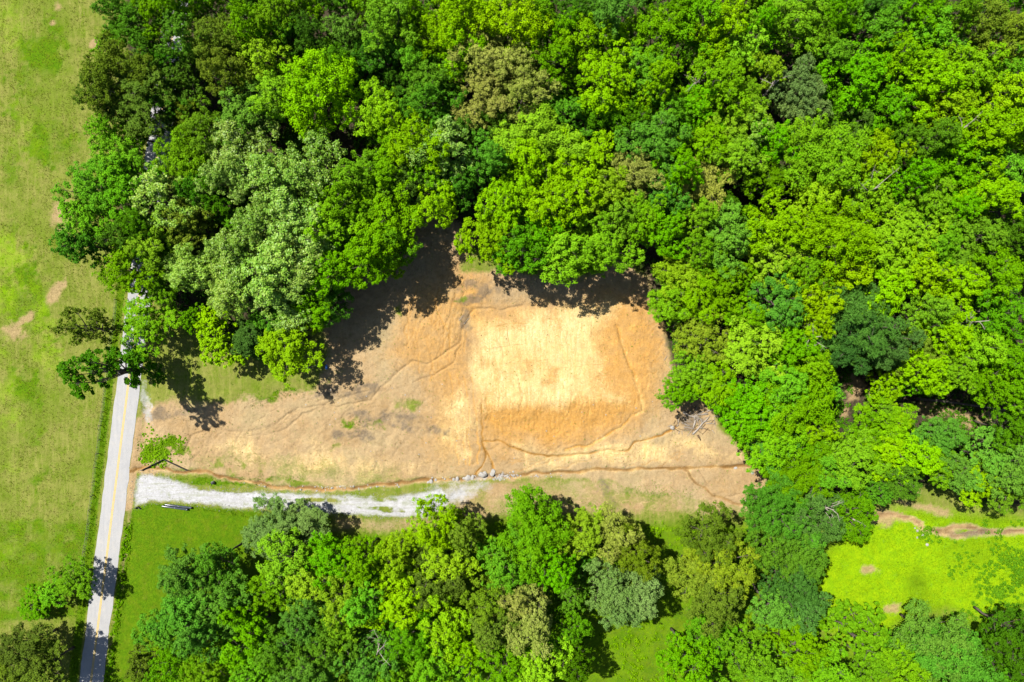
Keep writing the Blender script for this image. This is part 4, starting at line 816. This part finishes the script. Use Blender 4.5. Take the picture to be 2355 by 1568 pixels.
def f_mead(x, y): return np.clip(fbm(x, y, .3, 83) * 1.6 - .2, 0, 1) * inside(x, y, MEADOW) * (1 - np.clip(masks(x, y)['dirt'] * 2 + masks(x, y)['straw'], 0, 1))
tufts('meadow_grass', scatter(30000, (60, 112, -62, -33), f_mead, 3), .14, M_BLADE3, 'bright lime meadow grass beside the muddy creek', 3, 3)
def f_lawn(x, y): return inside(x, y, LAWN) * .8
tufts('lawn_grass', scatter(40000, (-80, -36, -72, -33), f_lawn, 4), .1, M_BLADE2, 'short mown green lawn grass below the driveway', 3, 4, .05)
def f_lot(x, y):
    k = masks(x, y); return np.clip(k['lush'] * 1.2 + .05 - k['gravel'] - k['wet'], 0, 1) * inside(x, y, LOT) * (pdist(x, y, ROAD) > 3)
tufts('lot_grass', scatter(60000, (LOT[:, 0].min(), LOT[:, 0].max(), LOT[:, 1].min(), LOT[:, 1].max()), f_lot, 5), .24, M_BLADE2, 'patchy green grass and weeds on the cleared lot', 3, 5)
def clods(name, P, r, m, label, seed):
    rg = np.random.default_rng(seed); n = len(P); z = height(P[:, 0], P[:, 1]) + .03; rr = rg.uniform(r * .4, r * 1.5, n) * rg.choice([.7, 1, 1.6], n, p=[.5, .4, .1])
    base = np.array([(1, 0, 0), (0, 1, 0), (-1, 0, 0), (0, -1, 0), (0, 0, 1.), (0, 0, -1)]); v = base[None] * rr[:, None, None] * rg.uniform(.5, 1.3, (n, 6, 3)); a = rg.uniform(0, 6.3, n); cs, sn = np.cos(a)[:, None], np.sin(a)[:, None]
    v = np.stack([v[..., 0] * cs - v[..., 1] * sn, v[..., 0] * sn + v[..., 1] * cs, v[..., 2] * .7], -1) + np.column_stack([P, z])[:, None]
    f = np.array([(0, 1, 4), (1, 2, 4), (2, 3, 4), (3, 0, 4), (1, 0, 5), (2, 1, 5), (3, 2, 5), (0, 3, 5)]); F = (f[None] + (np.arange(n) * 6)[:, None, None]).reshape(-1, 3)
    o = obj(name, mesh_from(name, v.reshape(-1, 3), F), m); tag(o, label, 'soil', kind='stuff')
M_CLOD = flat_material('soil_clod', (.24, .165, .075), (.17, .115, .055), .6, .95, .05)
M_CHIP = flat_material('gravel_chip', (.22, .215, .20), (.13, .13, .115), .8, .9, .1)
def f_cl(x, y): return poly(x, y, DIRT, 2) * np.clip(fbm(x, y, .25, 111) * 2.6 - .75, .06, 1) * (1 - .8 * k_pad(x, y)) * (pdist(x, y, ROAD) > 3)
clods('soil_clods', scatter(52000, (LOT[:, 0].min(), LOT[:, 0].max(), LOT[:, 1].min(), LOT[:, 1].max()), f_cl, 21), .075, M_CLOD, 'loose tan clods and crumbs on the bare dirt lot', 21)
def f_ch(x, y): return np.clip(.5 - np.abs(sdf(x, y, DRIVE)) / 2.2, 0, 1) * 1.3 * (pdist(x, y, ROAD) > 3)
clods('gravel_chips', scatter(30000, (DRIVE[:, 0].min() - 2, DRIVE[:, 0].max() + 8, DRIVE[:, 1].min() - 2, DRIVE[:, 1].max() + 2), f_ch, 22), .07, M_CHIP, 'loose pale gravel chips along the driveway edges', 22)
def weeds(name, P, r, m, label, seed):
    rg = np.random.default_rng(seed); LV = []; n = len(P); z = height(P[:, 0], P[:, 1]); rr = r * rg.uniform(.5, 1.3, n)
    k = 22; e = unit(rg.normal(size=(n, k, 3)) + np.array([0, 0, .6])); q = np.column_stack([P, z + .05])[:, None, :] + e * rr[:, None, None] * rg.uniform(.4, 1, (n, k, 1))
    q[..., 2] = np.maximum(q[..., 2], z[:, None] + .05)
    nn = unit(e * .7 + rg.normal(size=(n, k, 3)) * .4 + np.array([0, 0, .4])); v, f = leaf_quads(q.reshape(-1, 3), nn.reshape(-1, 3), rg.uniform(.09, .2, n * k), rg)
    o = obj(name, mesh_from(name, v, f), m); tag(o, label, 'weeds', kind='stuff')
def f_w1(x, y):
    g = np.exp(-(((x + 73.6) / 2.4) ** 2 + ((y + 22.6) / 3.4) ** 2)) + .8 * np.exp(-(((x + 69.2) / 2.6) ** 2 + ((y + 20.3) / 1.1) ** 2)) + .8 * np.exp(-(((x + 71.0) / 3.4) ** 2 + ((y + 24.4) / 1.2) ** 2))
    return sm(g * 1.3 + (fbm(x, y, .7, 85) - .5) * 1.6 - .3) * .8 * (pdist(x, y, ROAD) > 3.2)
weeds('lot_weeds', scatter(5200, (-80, -60, -32, -12), f_w1, 6), .17, M_WEED, 'low leafy green weeds by the road at the edge of the dirt lot', 6)
def f_w2(x, y): d = pdist(x, y, ROAD); return np.clip(1.2 - np.abs(d - 3.4) / .9, 0, 1) * (d > 2.7) * (side(x, y) > 0) * (y < -37) * np.clip(fbm(x, y, .35, 95) * 2.6 - .8, 0, 1)
weeds('roadside_weeds', scatter(9000, (-86, -66, -72, -36), f_w2, 7), .26, M_WEED, 'patchy green weeds in the ditch between road and lawn', 7)
def f_w3(x, y): return (blob(x, y, 2310, 1310, 80, 70) + blob(x, y, 2130, 1228, 26, 14) + .5 * blob(x, y, 2280, 1400, 90, 40)) * np.clip(fbm(x, y, .25, 87) * 3.2 - 1.1, 0, 1)
weeds('meadow_weeds', scatter(7000, (70, 112, -62, -36), f_w3, 8), .5, M_WEED, 'darker green weed patches in the lime meadow', 8)
def f_w4(x, y): return np.maximum(poly(x, y, FOREST1, 3), poly(x, y, FOREST2, 3)) * (pdist(x, y, ROAD) > 3.6) * np.clip(fbm(x, y, .2, 89) * 3 - 1.1, 0, 1) * (sdf(x, y, LOT) > .5)
weeds('forest_undergrowth', scatter(36000, (-84, 108, -36, 70), f_w4, 9), .7, LEAF['D'], 'low dark green undergrowth on the forest floor', 9)
weeds('grove_undergrowth', scatter(9000, (-84, 108, -70, -36), f_w4, 10), .6, M_WEED, 'bright green undergrowth beneath the grove trees', 10)
print('TREES', len(TREES), 'OBJECTS', len(bpy.data.objects), 'TRIS', sum(len(m.loops) - 2 * len(m.polygons) for m in bpy.data.meshes))
